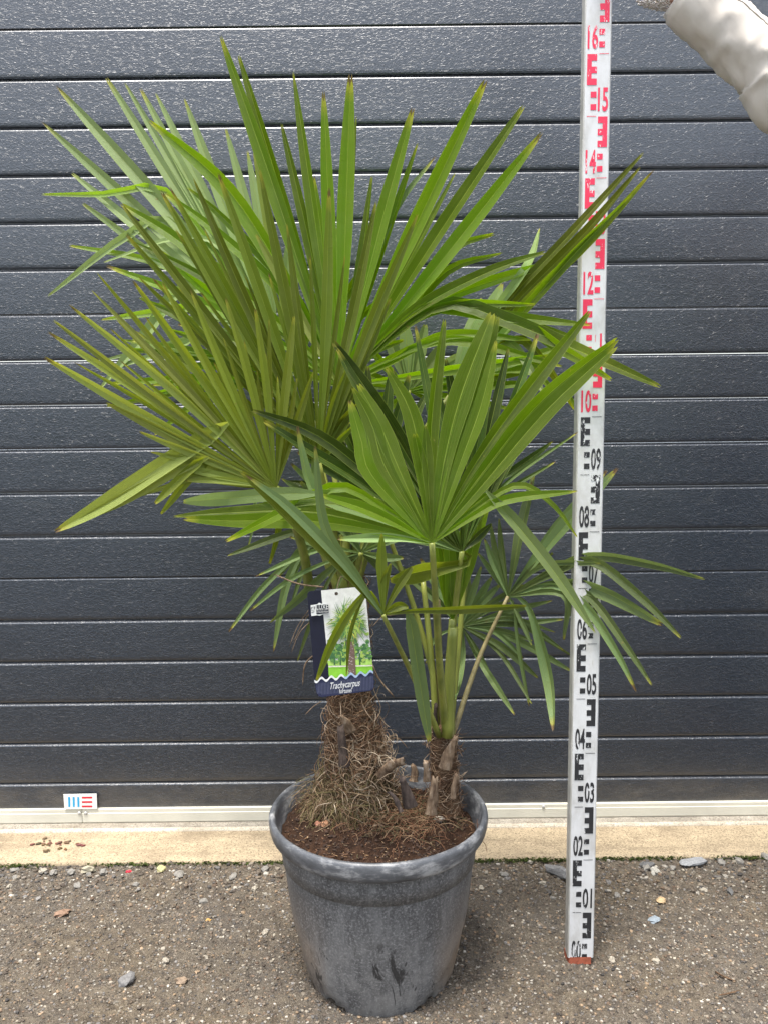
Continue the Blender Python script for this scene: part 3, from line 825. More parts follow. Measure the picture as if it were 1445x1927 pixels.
# ---- small palm: big front frond
small.frond((812, 1022, 1.23), .00006, .00012, [(838, 1375, 1.47), (826, 1250, 1.38), (818, 1120, 1.28)], [
    (658, 752, dict(via=[(700, 895), (680, 830)], w=34, fold=.12, split=.62)), (663, 728, dict(via=[(725, 880), (700, 800)], w=40, fold=.15, split=.62)),
    (674, 722, dict(via=[(750, 880), (712, 790)], w=40, fold=.15, split=.62)), (726, 690, dict(via=[(790, 860), (770, 770)], w=40, fold=.18, split=.6)),
    (836, 600, dict(w=26, via=[(812, 850), (820, 740)])), (926, 588, dict(via=[(835, 870), (868, 740)], w=44, fold=.16, split=.6)),
    (936, 594, dict(via=[(850, 870), (895, 730)], w=42, fold=.16, split=.6)), (933, 640, dict(via=[(862, 880), (905, 760)], w=34, fold=.16, split=.6)),
    (1110, 585, dict(via=[(890, 880), (990, 740)], w=32)), (1163, 637, dict(via=[(900, 900), (1020, 755)], w=38, fold=.2)), (1160, 650, dict(via=[(910, 910), (1030, 770)], w=34, fold=.2)),
    (780, 815, dict(w=26, split=.8)), (800, 800, dict(w=26, split=.8)), (850, 790, dict(w=26, split=.8)),
    (1087, 924, dict(via=[(900, 965), (960, 938)], w=20)), (1086, 1012, dict(via=[(890, 960), (975, 912), (1040, 950)], w=13)),
    (922, 926, dict(via=[(870, 968)], w=26)), (1120, 1192, dict(start=(914, 924), via=[(975, 990), (1050, 1085)], w=27, split=.16, m='leaf_pale')),
    (600, 930, dict(via=[(700, 962)], w=24, dY=-.02)), (345, 944, dict(start=(604, 929), via=[(520, 930), (430, 938)], w=27, Y=1.11, m='leaf_pale', split=.15, fold=.1)), (425, 1019, dict(via=[(720, 955), (640, 915), (560, 950)], w=22, Y=1.12)),
    (326, 972, dict(via=[(720, 992), (580, 962), (440, 964)], w=30, fold=.15)), (345, 976, dict(via=[(720, 1000), (580, 980), (440, 980)], w=30, fold=.15)),
    (455, 960, dict(via=[(740, 960), (620, 935)], w=30, fold=.15)), (635, 1014, dict(via=[(740, 1012)], w=20, m='leaf_pale'))],
    'leaf_fresh', 30, rs=.006)

# ---- small palm: shaded frond behind it
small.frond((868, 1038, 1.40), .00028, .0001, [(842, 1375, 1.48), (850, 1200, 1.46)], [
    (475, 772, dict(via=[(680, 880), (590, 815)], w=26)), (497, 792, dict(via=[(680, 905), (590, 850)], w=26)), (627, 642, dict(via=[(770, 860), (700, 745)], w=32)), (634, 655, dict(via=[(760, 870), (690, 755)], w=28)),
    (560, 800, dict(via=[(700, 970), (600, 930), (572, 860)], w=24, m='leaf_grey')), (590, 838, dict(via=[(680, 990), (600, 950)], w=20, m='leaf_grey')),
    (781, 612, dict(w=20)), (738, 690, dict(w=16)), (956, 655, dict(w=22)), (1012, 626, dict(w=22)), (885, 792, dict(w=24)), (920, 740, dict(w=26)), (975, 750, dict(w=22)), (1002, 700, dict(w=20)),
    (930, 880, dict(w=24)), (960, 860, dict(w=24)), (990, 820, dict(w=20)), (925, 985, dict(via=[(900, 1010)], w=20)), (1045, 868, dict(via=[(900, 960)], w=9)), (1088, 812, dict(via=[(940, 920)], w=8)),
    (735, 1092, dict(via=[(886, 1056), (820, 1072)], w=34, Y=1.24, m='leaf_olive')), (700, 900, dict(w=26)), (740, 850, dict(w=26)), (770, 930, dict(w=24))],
    'leaf_shade', 24, rs=.006)

# ---- small palm: fronds filling the heart of the clump, shade put into their green
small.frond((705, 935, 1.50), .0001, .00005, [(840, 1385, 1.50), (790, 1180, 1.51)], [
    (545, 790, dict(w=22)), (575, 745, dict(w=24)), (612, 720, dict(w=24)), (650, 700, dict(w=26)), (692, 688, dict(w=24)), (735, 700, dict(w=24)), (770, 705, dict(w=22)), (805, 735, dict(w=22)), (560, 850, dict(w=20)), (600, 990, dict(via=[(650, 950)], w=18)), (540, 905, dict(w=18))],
    'leaf_shade', 24, rs=.005)
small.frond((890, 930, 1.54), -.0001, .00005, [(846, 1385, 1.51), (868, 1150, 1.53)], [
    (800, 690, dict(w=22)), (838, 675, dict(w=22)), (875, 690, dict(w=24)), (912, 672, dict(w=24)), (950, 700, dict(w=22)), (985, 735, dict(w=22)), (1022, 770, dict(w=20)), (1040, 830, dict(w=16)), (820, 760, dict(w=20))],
    'leaf_shade', 24, rs=.005)

# ---- small palm: young folded spear
small.frond((850, 1165, 1.44), .0, .0001, [(846, 1380, 1.47), (843, 1280, 1.46)], [
    (826, 985, dict(w=22, split=.16)), (842, 975, dict(w=24, split=.16)), (856, 985, dict(w=24, split=.16)), (868, 1000, dict(w=24, split=.16)), (876, 1020, dict(w=22, split=.2)), (818, 1010, dict(w=18, split=.2)), (890, 930, dict(w=22)), (905, 960, dict(w=22)), (918, 950, dict(w=20))],
    'leaf_fresh', 24, rs=.008)

# ---- small palm: left low frond with cut segments
small.frond((721, 1157, 1.22), .0002, -.0001, [(826, 1385, 1.46), (785, 1290, 1.36)], [
    (454, 887, dict(via=[(640, 1060), (540, 960)], w=34, fold=.2)), (462, 893, dict(via=[(640, 1052), (545, 955)], w=22, fold=.2, m='leaf_grey')), (593, 838, dict(via=[(670, 1080), (612, 990)], w=20, m='leaf_grey')), (718, 1003, dict(w=24, split=.6)),
    (776, 1066, dict(w=22, split=.9, notch=False)), (991, 1140, dict(via=[(780, 1150), (870, 1148)], w=17)), (768, 1143, dict(w=18)), (808, 1398, dict(start=(764, 1142), via=[(775, 1180), (788, 1270)], w=29, split=.15, m='leaf_grey')),
    (596, 1282, dict(via=[(695, 1115), (660, 1150), (625, 1210)], w=20)), (652, 1272, dict(via=[(690, 1120), (660, 1190)], w=8)), (735, 1060, dict(w=16))],
    'leaf_olive', 24, rs=.0045)

# ---- small palm: right frond crossing the staff
small.frond((955, 1122, 1.56), -.00055, .00006, [(850, 1385, 1.49), (900, 1240, 1.54)], [
    (898, 1040, dict(w=12)), (910, 1012, dict(w=14)), (922, 985, dict(w=16)), (938, 975, dict(w=16)), (1003, 893, dict(w=20, Y=1.62, via=[(975, 1010)])), (1000, 905, dict(w=16, Y=1.60)),
    (1162, 880, dict(w=26, Y=1.60, via=[(1050, 1000, 1.57)])), (1142, 884, dict(w=20, Y=1.62, via=[(1040, 1000, 1.58)])), (1060, 990, dict(w=16, Y=1.60)), (1040, 1040, dict(w=14, Y=1.57)),
    (1326, 1090, dict(via=[(1040, 1072), (1110, 1047), (1220, 1062)], w=18)), (1281, 1201, dict(via=[(1040, 1080), (1110, 1055), (1200, 1120)], w=18)),
    (1246, 1176, dict(via=[(1050, 1100), (1130, 1115)], w=28)), (1226, 1290, dict(via=[(1050, 1098), (1110, 1125), (1180, 1220)], w=16)), (1197, 1303, dict(via=[(1040, 1102), (1100, 1140), (1160, 1230)], w=20)),
    (1060, 1205, dict(via=[(1060, 1120)], w=12, Y=1.52)), (1040, 1376, dict(via=[(975, 1124), (1000, 1160), (1030, 1280)], w=24, Y=1.46)), (995, 1330, dict(via=[(965, 1135), (975, 1220)], w=10)),
    (1130, 1060, dict(via=[(1020, 1065)], w=12)), (985, 985, dict(w=14, Y=1.58)), (1000, 1215, dict(via=[(965, 1140), (985, 1180)], w=10))],
    'leaf_grey', 18, rs=.0045, stem='stem_old')

# ---- small palm: low back frond
small.frond((868, 1178, 1.60), -.0002, .00005, [(838, 1385, 1.50), (845, 1270, 1.55)], [
    (968, 1346, dict(via=[(900, 1240)], w=14, Y=1.48)), (1012, 1276, dict(via=[(940, 1215)], w=14)), (1002, 1206, dict(w=12)), (1080, 1266, dict(via=[(960, 1200)], w=14)), (1060, 1165, dict(w=12)),
    (925, 1085, dict(w=16)), (940, 1100, dict(w=16)), (900, 1080, dict(w=14)), (880, 1075, dict(w=16)), (840, 1345, dict(via=[(868, 1240)], w=22, Y=1.46)), (800, 1250, dict(via=[(820, 1200)], w=8)),
    (1040, 1130, dict(w=12)), (1062, 1225, dict(via=[(960, 1160)], w=11)), (985, 1240, dict(via=[(930, 1190)], w=10)), (1045, 1190, dict(via=[(960, 1165)], w=10)), (930, 1290, dict(via=[(895, 1220)], w=10)), (1000, 1325, dict(via=[(940, 1230)], w=9, Y=1.5)), (960, 1130, dict(w=12)), (985, 1100, dict(w=12)), (905, 1065, dict(w=12)), (1085, 1240, dict(via=[(970, 1175)], w=9)), (760, 1080, dict(w=16)), (720, 1040, dict(w=16)), (790, 1050, dict(w=16))],
    'leaf_grey', 14, rs=.005)
for st, w_, m_ in (([(842, 1385, 1.46), (845, 1280, 1.45), (852, 1180, 1.44)], .011, 'stem'), ([(820, 1385, 1.49), (812, 1250, 1.50), (795, 1090, 1.52)], .006, 'stem'), ([(832, 1385, 1.50), (826, 1260, 1.50), (822, 1130, 1.48)], .007, 'stem_old')):
    b = MB(); P = spline([at(*q) - small.root.location for q in st], 10); b.tube(P, [w_ * (1.1 - .03 * i) for i in range(11)], 7)
    b.build('leaf_stalk', M[m_], small.root, True)

# ---- trunks
def trunk(palm, prof, mat, n=40):
    """prof: (px, py, half width px, Y) from the bottom up"""
    o = palm.root.location; V = []; k = len(prof)
    for (px, py, hw, Y) in prof:
        c = at(px, py, Y); r = hw * px_size(Y)
        for j in range(n):
            a = 2 * math.pi * j / n
            q = r * (1 + .16 * mnoise.noise(Vector((math.cos(a) * 2.2, math.sin(a) * 2.2, py * .02))) + .07 * mnoise.noise(Vector((math.cos(a) * 7, math.sin(a) * 7, py * .07))))
            V.append(c + Vector((q * math.cos(a), q * math.sin(a) * .95, 0)) - o)
    F = [(i*n+j, i*n+(j+1) % n, (i+1)*n+(j+1) % n, (i+1)*n+j) for i in range(k-1) for j in range(n)] + [tuple((k-1)*n+j for j in range(n))]
    return mesh('trunk', V, F, mat, palm.root, True)
tprof = []
for i in range(25):
    t = i / 24; py = 1500 - 400 * t
    hw = 76 - 16 * min(1, t / .12) - 22 * min(1, max(0, (t - .12) / .30)) - 5 * max(0, t - .5) / .5
    px = 662 - 8 * t + (12 * math.exp(-((t - .18) / .12) ** 2))
    tprof.append((px, py, hw, 1.525))
tt = trunk(tall, tprof, M['bark'])
sprof = [(838 - 6 * t, 1530 - 165 * t, 27 - 3 * t, 1.49) for t in [i / 14 for i in range(15)]]
st_ = trunk(small, sprof, M['bark'])

TINTS = [(.27, .165, .095), (.36, .245, .155), (.19, .105, .06), (.12, .068, .04), (.44, .33, .23), (.23, .14, .08), (.15, .085, .05)]
def fibres(name, parent, origin, count, gen):
    b = MB()
    for i in range(count):
        P, r, c = gen(i)
        b.tube([p - origin for p in P], [r] * (len(P) - 1) + [r * .3], 3, 0, (*c, 1), cap=False)
    o = b.build(name, M['fibre'], parent, True); o['kind'] = 'stuff'
    return o
def tall_fibre(i):
    t = random.random() ** 1.25
    py = 1495 - 392 * t
    k = min(24, int(t * 24)); px, _, hw, Y = tprof[k]
    c = at(px, py, Y); r = hw * px_size(Y)
    a = random.uniform(0, 2 * math.pi) if random.random() < .35 else -math.pi / 2 + random.gauss(0, 1.0)
    d = Vector((math.cos(a), math.sin(a), 0)); tang = Vector((-math.sin(a), math.cos(a), 0))
    p = c + d * r * random.uniform(.94, 1.04)
    loose = random.random()
    n = 8; P = [p]; L = random.uniform(.02, .065) if loose < .8 else random.uniform(.05, .10)
    low = t < .42
    v = (tang * random.choice((-1, 1)) * random.uniform(.3, 1) + Vector((0, 0, random.uniform(-.9, .6)))).normalized()
    v = (v + d * random.uniform(.0, .22 if low else .06)).normalized()
    curl = Vector((random.gauss(0, 1), random.gauss(0, 1), random.gauss(0, 1) - .3)) * (.40 if low else .28)
    for q in range(n):
        p = p + v * (L / n)
        rad = Vector((p.x - c.x, p.y - c.y, 0)); 
        v = (v + curl * .6 - rad.normalized() * (.10 + .35 * max(0, rad.length / r - 1.0) / .15) + Vector((0, 0, -.06))).normalized()
        if rad.length < r * .95: p = Vector((c.x, c.y, p.z)) + rad.normalized() * r * .98
        if p.z < .285: p.z = .285 + random.random() * .004
        P.append(p)
    c_ = random.choice(TINTS)
    if py > 1440: c_ = random.choice([(.17, .14, .06), (.13, .10, .05), (.24, .18, .10), (.30, .21, .12), (.18, .10, .055)])
    g = random.uniform(.7, 1.25); return P, random.uniform(.00035, .0008), tuple(x * g for x in c_)
fibres('fibre_mat', tt, tall.root.location, 5600, tall_fibre)
def skirt_fibre(i):
    a = -math.pi / 2 + random.gauss(0, 1.1)
    c = at(655, 1480, 1.525); r = random.uniform(.055, .085)
    p = Vector((c.x + math.cos(a) * r, c.y + math.sin(a) * r, .285 + random.random() * .045)); P = [p]
    v = Vector((math.cos(a) + random.gauss(0, .7), math.sin(a) + random.gauss(0, .5), -.55 + random.gauss(0, .4))).normalized()
    for q in range(7):
        p = p + v * random.uniform(.003, .008); v = (v + Vector((random.gauss(0, .25), random.gauss(0, .25), -.12))).normalized()
        h = soil_h(p.x - PC.x, p.y - PC.y) + .002
        if p.z < h: p.z = h
        P.append(p)
    c_ = random.choice([(.20, .165, .07), (.15, .115, .05), (.28, .22, .12), (.36, .26, .16), (.16, .095, .055), (.24, .15, .09), (.13, .12, .045)])
    return P, random.uniform(.0003, .0006), c_
fibres('fibre_skirt', tt, tall.root.location, 620, skirt_fibre)
def loop_fibre(i):
    t = abs(random.gauss(0, .15)) + .03; k = min(24, int(t * 24)); px, _, hw, Y = tprof[k]; c = at(px, 1495 - 392 * t, Y); r = hw * px_size(Y)
    a = random.choice((-.35, -1.1, -1.9, -.6)) + random.gauss(0, .45); d = Vector((math.cos(a), math.sin(a), 0)); p = c + d * r * .98; P = [p]
    sg = random.choice((-1, 1)); v = (Vector((-math.sin(a) * sg, math.cos(a) * sg, random.uniform(-.6, .8))) + d * random.uniform(.1, .7)).normalized()
    ax = Vector((random.gauss(0, .5), random.gauss(0, .5), random.gauss(0, .5))) + d; w = random.uniform(.25, .55) * random.choice((-1, 1)); st = random.uniform(.004, .0085)
    for q in range(10):
        p = p + v * st; v = (Matrix.Rotation(w, 3, ax) @ v + Vector((0, 0, -.05))).normalized()
        if p.z < .29: p.z = .29
        P.append(p)
    g = random.uniform(.75, 1.2); return P, random.uniform(.0004, .0008), tuple(x * g * .85 for x in random.choice([(.47, .36, .25), (.38, .27, .175), (.54, .44, .32), (.27, .17, .10)]))
fibres('loose_fibre', tt, tall.root.location, 300, loop_fibre)
def small_fibre(i):
    t = random.random(); k = min(14, int(t * 14)); px, py, hw, Y = sprof[k]
    c = at(px, py - 4, Y); r = hw * px_size(Y); a = random.uniform(0, 2 * math.pi)
    p = c + Vector((math.cos(a), math.sin(a), 0)) * r * 1.0; P = [p]
    sg = random.choice((-1, 1)); v = (Vector((-math.sin(a) * sg, math.cos(a) * sg, random.uniform(-.9, .5))) + Vector((math.cos(a), math.sin(a), 0)) * random.uniform(-.1, .2)).normalized()
    cu = Vector((random.gauss(0, .2), random.gauss(0, .2), random.gauss(0, .2)))
    for q in range(6):
        p = p + v * random.uniform(.003, .008); rd = Vector((p.x - c.x, p.y - c.y, 0)).normalized(); v = (v + cu - rd * .3).normalized(); P.append(p)
    c_ = random.choice(TINTS); return P, random.uniform(.0003, .0007), c_
fibres('fibre_mat', st_, small.root.location, 1100, small_fibre)
def root_fibre(i):
    p0 = at(random.gauss(760, 45), 1500, random.gauss(1.46, .03)); p0.z = soil_h(p0.x - PC.x, p0.y - PC.y) + random.uniform(0, .016)
    P = [p0]; v = Vector((random.gauss(0, 1), random.gauss(0, 1), random.uniform(-.2, .7))).normalized(); p = p0
    for q in range(6):
        p = p + v * random.uniform(.003, .008); v = (v + Vector((random.gauss(0, .3), random.gauss(0, .3), -.2))).normalized(); P.append(p)
    c_ = random.choice([(.22, .11, .06), (.16, .075, .04), (.30, .20, .12), (.12, .10, .05), (.26, .16, .09)])
    return P, random.uniform(.0003, .0007), c_
fibres('root_fibre', st_, small.root.location, 900, root_fibre)

# cut leaf bases on both trunks: flattened tapering stubs with a hollow cut end
def stub(parent, origin, pts, w0, w1, mat, thick=.22):
    P = spline([at(*q) for q in pts], 7); V = []; n = 8
    for i, p in enumerate(P):
        t = i / 7; T = (P[min(i+1, 7)] - P[max(i-1, 0)]).normalized(); S = T.cross(Vector((0, 1, 0))).normalized(); U = T.cross(S)
        w = (w0 + (w1 - w0) * t) * px_size(1.47) * .5 * (1 + .35 * mnoise.noise(Vector((pts[0][0] * .37, t * 3, 0))))
        for j in range(n):
            a = 2 * math.pi * j / n; V.append(p + S * math.cos(a) * w + U * math.sin(a) * w * thick * 2 * (1 if math.sin(a) > 0 else .5) + T * (random.uniform(-.004, .004) if i == 7 else 0) + S * w * .25 * mnoise.noise(Vector((j * .9, t * 4, pts[0][1] * .1))) - origin)
    e = len(V); V.append(P[-1] - (P[-1] - P[-2]) * .5 - origin)
    F = [(i*n+j, i*n+(j+1) % n, (i+1)*n+(j+1) % n, (i+1)*n+j) for i in range(7) for j in range(n)] + [(7*n+j, 7*n+(j+1) % n, e) for j in range(n)]
    return mesh('cut_leaf_base', V, F, mat, parent, True)
o_ = tall.root.location
stub(tt, o_, [(650, 1442, 1.462), (645, 1405, 1.456), (641, 1366, 1.452)], 22, 13, M['stub_grey'])
stub(tt, o_, [(716, 1462, 1.47), (735, 1440, 1.455), (760, 1432, 1.44)], 24, 16, M['stub'])
stub(tt, o_, [(660, 1375, 1.475), (652, 1360, 1.468), (642, 1346, 1.462)], 22, 9, M['stub'])
o_ = small.root.location
stub(st_, o_, [(772, 1518, 1.43), (765, 1492, 1.425), (756, 1462, 1.42)], 26, 12, M['stub_grey'])
stub(st_, o_, [(836, 1446, 1.455), (846, 1412, 1.45), (858, 1384, 1.445)], 26, 9, M['stub'])
stub(st_, o_, [(811, 1532, 1.44), (815, 1495, 1.436), (818, 1462, 1.434)], 25, 12, M['stub'])
stub(st_, o_, [(803, 1470, 1.46), (802, 1450, 1.455), (800, 1432, 1.452)], 16, 9, M['stub'])
stub(st_, o_, [(852, 1502, 1.45), (854, 1480, 1.448), (859, 1455, 1.445)], 14, 6, M['stub'])
stub(st_, o_, [(778, 1470, 1.50), (780, 1452, 1.50), (776, 1438, 1.50)], 20, 8, M['stub'])
stub(st_, o_, [(822, 1385, 1.47), (818, 1360, 1.462), (820, 1324, 1.458)], 16, 7, M['stub_grey'])
stub(st_, o_, [(755, 1528, 1.42), (742, 1500, 1.425), (730, 1490, 1.43)], 12, 6, M['stub_grey'])
# brown dead strands hanging from the crown
for i, q in enumerate(([(600, 1120), (580, 1150), (560, 1180), (545, 1218)], [(600, 1140), (575, 1165), (552, 1210)], [(595, 1230), (575, 1250), (570, 1290)], [(700, 1250), (715, 1280), (742, 1312)],
                       [(700, 1262), (722, 1290), (738, 1308)], [(590, 1165), (565, 1190), (549, 1228)], [(700, 1180), (720, 1160), (740, 1158)], [(610, 1105), (560, 1098), (515, 1080)], [(605, 1320), (590, 1330), (575, 1345)])):
    P = spline([at(x, y, 1.44) - tall.root.location for x, y in q], 8); b = MB()
    b.tube(P, [.0016 if i in (7, 3, 2) else .0008] * 8 + [.0003], 4); b.build('dry_strand', M['stub'], tall.root, True)

# ================================================================== SOIL DRESSING
def rock(seed, size, sq=(1, 1, 1), sub=2):
    bm = bmesh.new(); bmesh.ops.create_icosphere(bm, subdivisions=sub, radius=1)
    o = Vector((seed * 3.7, seed * 1.3, seed))
    for v in bm.verts:
        d = 1 + .60 * mnoise.noise(v.co * 1.3 + o) + .22 * mnoise.noise(v.co * 3.1 + o)
        v.co = Vector((v.co.x * sq[0], v.co.y * sq[1], v.co.z * sq[2])) * d * size
    V = [v.co.copy() for v in bm.verts]; F = [tuple(x.index for x in f.verts) for f in bm.faces]; bm.free()
    return V, F
def stone(name, px, py, Y, z, size, tint, label, cat, group=None, sq=(1, .8, .7), rot=0.0, sub=2):
    p = at(px, py, Y) if Y else at(px, py, Z=z)
    V, F = rock(px * .01 + py, size, sq, sub)
    V = [Matrix.Rotation(rot, 3, 'Z') @ v for v in V]
    o = mesh(name, V, F, M['pebble'], None, False, col=[(*tint, 1)] * len(V)); o.location = p
    return tag(o, label, cat, group)
def soil_z(px, py):
    z = .27
    for _ in range(4):
        p = at(px, py, Z=z); z = soil_h(p.x - PC.x, p.y - PC.y)
    return z
for (px, py, s, c, lab, sq) in ((539, 1522, .0105, (.50, .26, .12), 'rust orange stone on the soil near the pot rim at left', (1.1, .8, .75)),
                                (646, 1537, .0100, (.40, .22, .15), 'flat pinkish brown stone on the soil below the hairy trunk', (1.15, .9, .6)),
                                (613, 1550, .0062, (.48, .24, .13), 'small orange stone on the soil, right one of a pair', (1, .8, .9)),
                                (599, 1551, .0058, (.42, .19, .12), 'small red brown stone on the soil, left one of a pair', (1, .8, .9)),
                                (825, 1542, .0085, (.58, .50, .40), 'pale pebble on the soil below the thin trunk', (1.2, .8, .7)),
                                (854, 1538, .0058, (.38, .24, .13), 'tan stone chip on the soil near the pot rim at right', (1, .8, .7))):
    stone('stone', px, py, None, soil_z(px, py) + s * .45, s, c, lab, 'stone', sq=sq)
b = MB()
def chip(p, L, w, a, c, tilt=.2):
    d = Vector((math.cos(a), math.sin(a), random.uniform(-tilt, tilt))); s = Vector((-math.sin(a), math.cos(a), 0)); u = Vector((0, 0, 1))
    h = w * .35
    V = [p + d * (e * L) + s * (q * w * (1 if e < 0 else .6)) + u * z * h for e in (-.5, .5) for (q, z) in ((-.5, 0), (.5, 0), (.35, 1), (-.35, 1))]
    b.add(V, [(0,1,5,4), (1,2,6,5), (2,3,7,6), (3,0,4,7), (3,2,1,0), (4,5,6,7)], 0, (*c, 1))
for i in range(900):
    a = random.uniform(0, 2 * math.pi); r = .168 * math.sqrt(random.random()); x, y = r * math.cos(a), r * math.sin(a)
    chip(PC + Vector((x, y, soil_h(x, y) + .0012)), random.uniform(.002, .009), random.uniform(.0006, .002), random.uniform(0, 6.28),
         random.choice([(.32, .21, .12), (.22, .12, .07), (.42, .32, .20), (.15, .08, .05), (.28, .17, .09)]), .5)
o = b.build('bark_litter', M['fibre']); tag(o, 'fine tan bark and root bits scattered on the soil', 'litter', kind='stuff')
b = MB()
for i in range(1800):
    a = random.uniform(0, 2 * math.pi); r = .168 * math.sqrt(random.random()); x, y = r * math.cos(a), r * math.sin(a)
    s = random.choice((.0014, .0018, .0024, .0034)); V, F = rock(i * .37, s, (1, .9, .8), 1)
    g = random.uniform(.6, 1.5)
    c = (.045 * g, .024 * g, .014 * g, 1); p = PC + Vector((x, y, soil_h(x, y) + s * .3)); b.add([p + v for v in V], F, 0, c)
o = b.build('soil_crumbs', M['pebble']); tag(o, 'dark crumbs of soil lying loose in the pot', 'soil', kind='stuff')
def curved_chip(pts, w, lab):
    P = spline([at(x, y, Z=soil_z(x, y) + .004 + dz) for x, y, dz in pts], 8); base = P[0].copy(); q = MB()
    q.tube([p - base for p in P], [w * .5] + [w] * 6 + [w * .8, w * .3], 6); o = q.build('wood_chip', M['stub'], None, True); o.location = base
    return tag(o, lab, 'wood chip')
curved_chip([(588, 1537, 0), (602, 1531, .003), (617, 1528, .002)], .0022, 'thin curved tan wood sliver on the soil at left')
curved_chip([(535, 1506, .002), (548, 1510, .004), (560, 1512, .002)], .0045, 'brown bark piece on the soil against the left pot rim')
curved_chip([(702, 1555, .001), (712, 1552, .002), (724, 1556, .001)], .0020, 'reddish wood sliver in the middle of the soil')

# ================================================================== GRAVEL AND STONES ON THE GROUND
PAL = [(.30, .25, .19), (.24, .20, .16), (.17, .15, .13), (.42, .37, .29), (.38, .27, .17), (.22, .15, .10), (.11, .10, .09), (.55, .50, .42), (.27, .25, .23), (.27, .20, .14), (.22, .175, .13), (.20, .16, .12), (.24, .19, .14), (.16, .125, .095)]
ROCKS = [rock(i * 1.91, 1.0, (1, random.uniform(.65, .95), random.uniform(.5, .8)), 1) for i in range(14)]
RA = [(np.array([tuple(v) for v in V]), F) for V, F in ROCKS]
AV = []; AF = []; AC = []; nb = 0
def scatter(n, smin, smax, power, region, sink):
    global nb
    for i in range(n):
        x = random.uniform(region[0], region[1]); y = random.uniform(region[2], region[3])
        if (x - PC.x) ** 2 + (y - PC.y) ** 2 < .128 ** 2: continue
        s = smin + (smax - smin) * random.random() ** power
        V, F = random.choice(RA); a = random.uniform(0, 6.283); ca, sa = math.cos(a), math.sin(a)
        Q = np.stack([(V[:, 0] * ca - V[:, 1] * sa) * s + x, (V[:, 0] * sa + V[:, 1] * ca) * s + y, V[:, 2] * s + ground_h(x, y) + s * sink], 1)
        AV.append(Q); AF.extend([tuple(k + nb for k in f) for f in F]); nb += len(V)
        c = random.choice(PAL); g = random.choice((random.uniform(.35, .75), random.uniform(.35, .75), random.uniform(.5, 1.0))); AC.append(np.tile(np.array([c[0]*g, c[1]*g, c[2]*g, 1.0]), (len(V), 1)))
# (icosphere subdivision 1 = 20 faces)
scatter(34000, .0012, .0040, 1.9, (-1.0, 1.0, 1.12, 1.82), .10)
scatter(4500, .0020, .0048, 2.4, (-1.0, 1.0, 1.12, 1.82), .15)
scatter(900, .0030, .0075, 2.0, (-.95, .95, 1.68, 1.82), .25)
gme = bpy.data.meshes.new('gravel'); gme.from_pydata(np.concatenate(AV).tolist(), [], AF)
at_ = gme.color_attributes.new('tint', 'FLOAT_COLOR', 'POINT'); at_.data.foreach_set('color', np.concatenate(AC).astype(np.float32).ravel())
tag(link('gravel', gme, M['pebble']), kind='stuff')

GREY, PALE, TAN, DARK = (.225, .21, .185), (.36, .32, .255), (.42, .33, .22), (.13, .128, .125)
def gstone(px, py, s, c, lab, grp=None, sq=(1, .8, .6), rot=None):
    stone('stone', px, py, None, s * .35, s, c, lab, 'stone', grp, sq, random.uniform(0, 3.1) if rot is None else rot)
K1 = 'loose grey stones along the concrete edge'; L1 = 'loose light grey stone lying on the dirt along the concrete edge'
for px, py, s in ((28, 1638, .009), (102, 1642, .009), (134, 1641, .010), (196, 1641, .010), (338, 1645, .012), (30, 1652, .008), (168, 1645, .007), (147, 1666, .009), (440, 1650, .010), (500, 1635, .010),
                  (384, 1696, .009), (258, 1664, .008), (1040, 1690, .006), (1160, 1684, .008), (1215, 1633, .011), (1265, 1633, .008), (1390, 1620, .012), (1440, 1612, .011), (948, 1645, .008), (940, 1678, .007),
                  (1358, 1622, .010), (1180, 1676, .006)):
    gstone(px, py, s, GREY, L1, K1)
K2 = 'pale stones near the concrete edge'; L2 = 'small pale cream stone on the dirt near the concrete edge'
for px, py, s in ((82, 1639, .009), (18, 1668, .007), (480, 1672, .007), (905, 1670, .007), (1022, 1661, .006), (997, 1622, .006), (1150, 1805, .008), (1233, 1808, .007), (1323, 1675, .007), (308, 1785, .006), (312, 1808, .008), (500, 1755, .008)):
    gstone(px, py, s, PALE, L2, K2)
gstone(167, 1636, .013, (.40, .36, .26), 'flat pale yellowish stone against the concrete edge, left of the red scrap', sq=(1.3, .6, .6), rot=0)
gstone(304, 1636, .012, (.44, .40, .20), 'yellow lichen covered stone against the concrete edge, right of the red scrap')
gstone(118, 1718, .014, (.24, .15, .10), 'flat brown stone chip on the dirt at left', sq=(1.2, .7, .35), rot=.5)
gstone(1050, 1642, .021, (.21, .205, .20), 'long grey stone leaning beside the staff on its left', sq=(1.5, .5, .7), rot=-.7)
gstone(1217, 1628, .014, DARK, 'dark slate stone against the concrete edge right of the staff', sq=(1.2, .7, .5), rot=0)
gstone(1305, 1622, .022, (.27, .275, .28), 'large flat grey stone with pale chips against the concrete edge at right', sq=(1.4, .7, .35), rot=.2)
gstone(1232, 1640, .012, (.40, .38, .33), 'pale angular stone in front of the dark slate stone', sq=(1.1, .8, .6))
gstone(1374, 1678, .010, DARK, 'dark pointed stone lying alone on the dirt at right', sq=(1.3, .6, .6))
gstone(1230, 1730, .013, (.26, .30, .33), 'bluish stone chip on the dirt right of the staff', sq=(.7, 1.2, .4))
gstone(1243, 1694, .010, (.45, .32, .18), 'orange tan stone chip on the dirt right of the staff', sq=(1.1, .8, .5))
gstone(342, 1846, .010, (.26, .19, .13), 'smooth brown pebble on the dirt at lower left', sq=(1.2, .8, .6), rot=.1)
gstone(240, 1843, .016, (.17, .165, .16), 'dark broken stone on the dirt at lower left', sq=(1.1, .8, .45))
gstone(393, 1732, .006, (.50, .30, .10), 'tiny amber pebble on the dirt left of the pot')
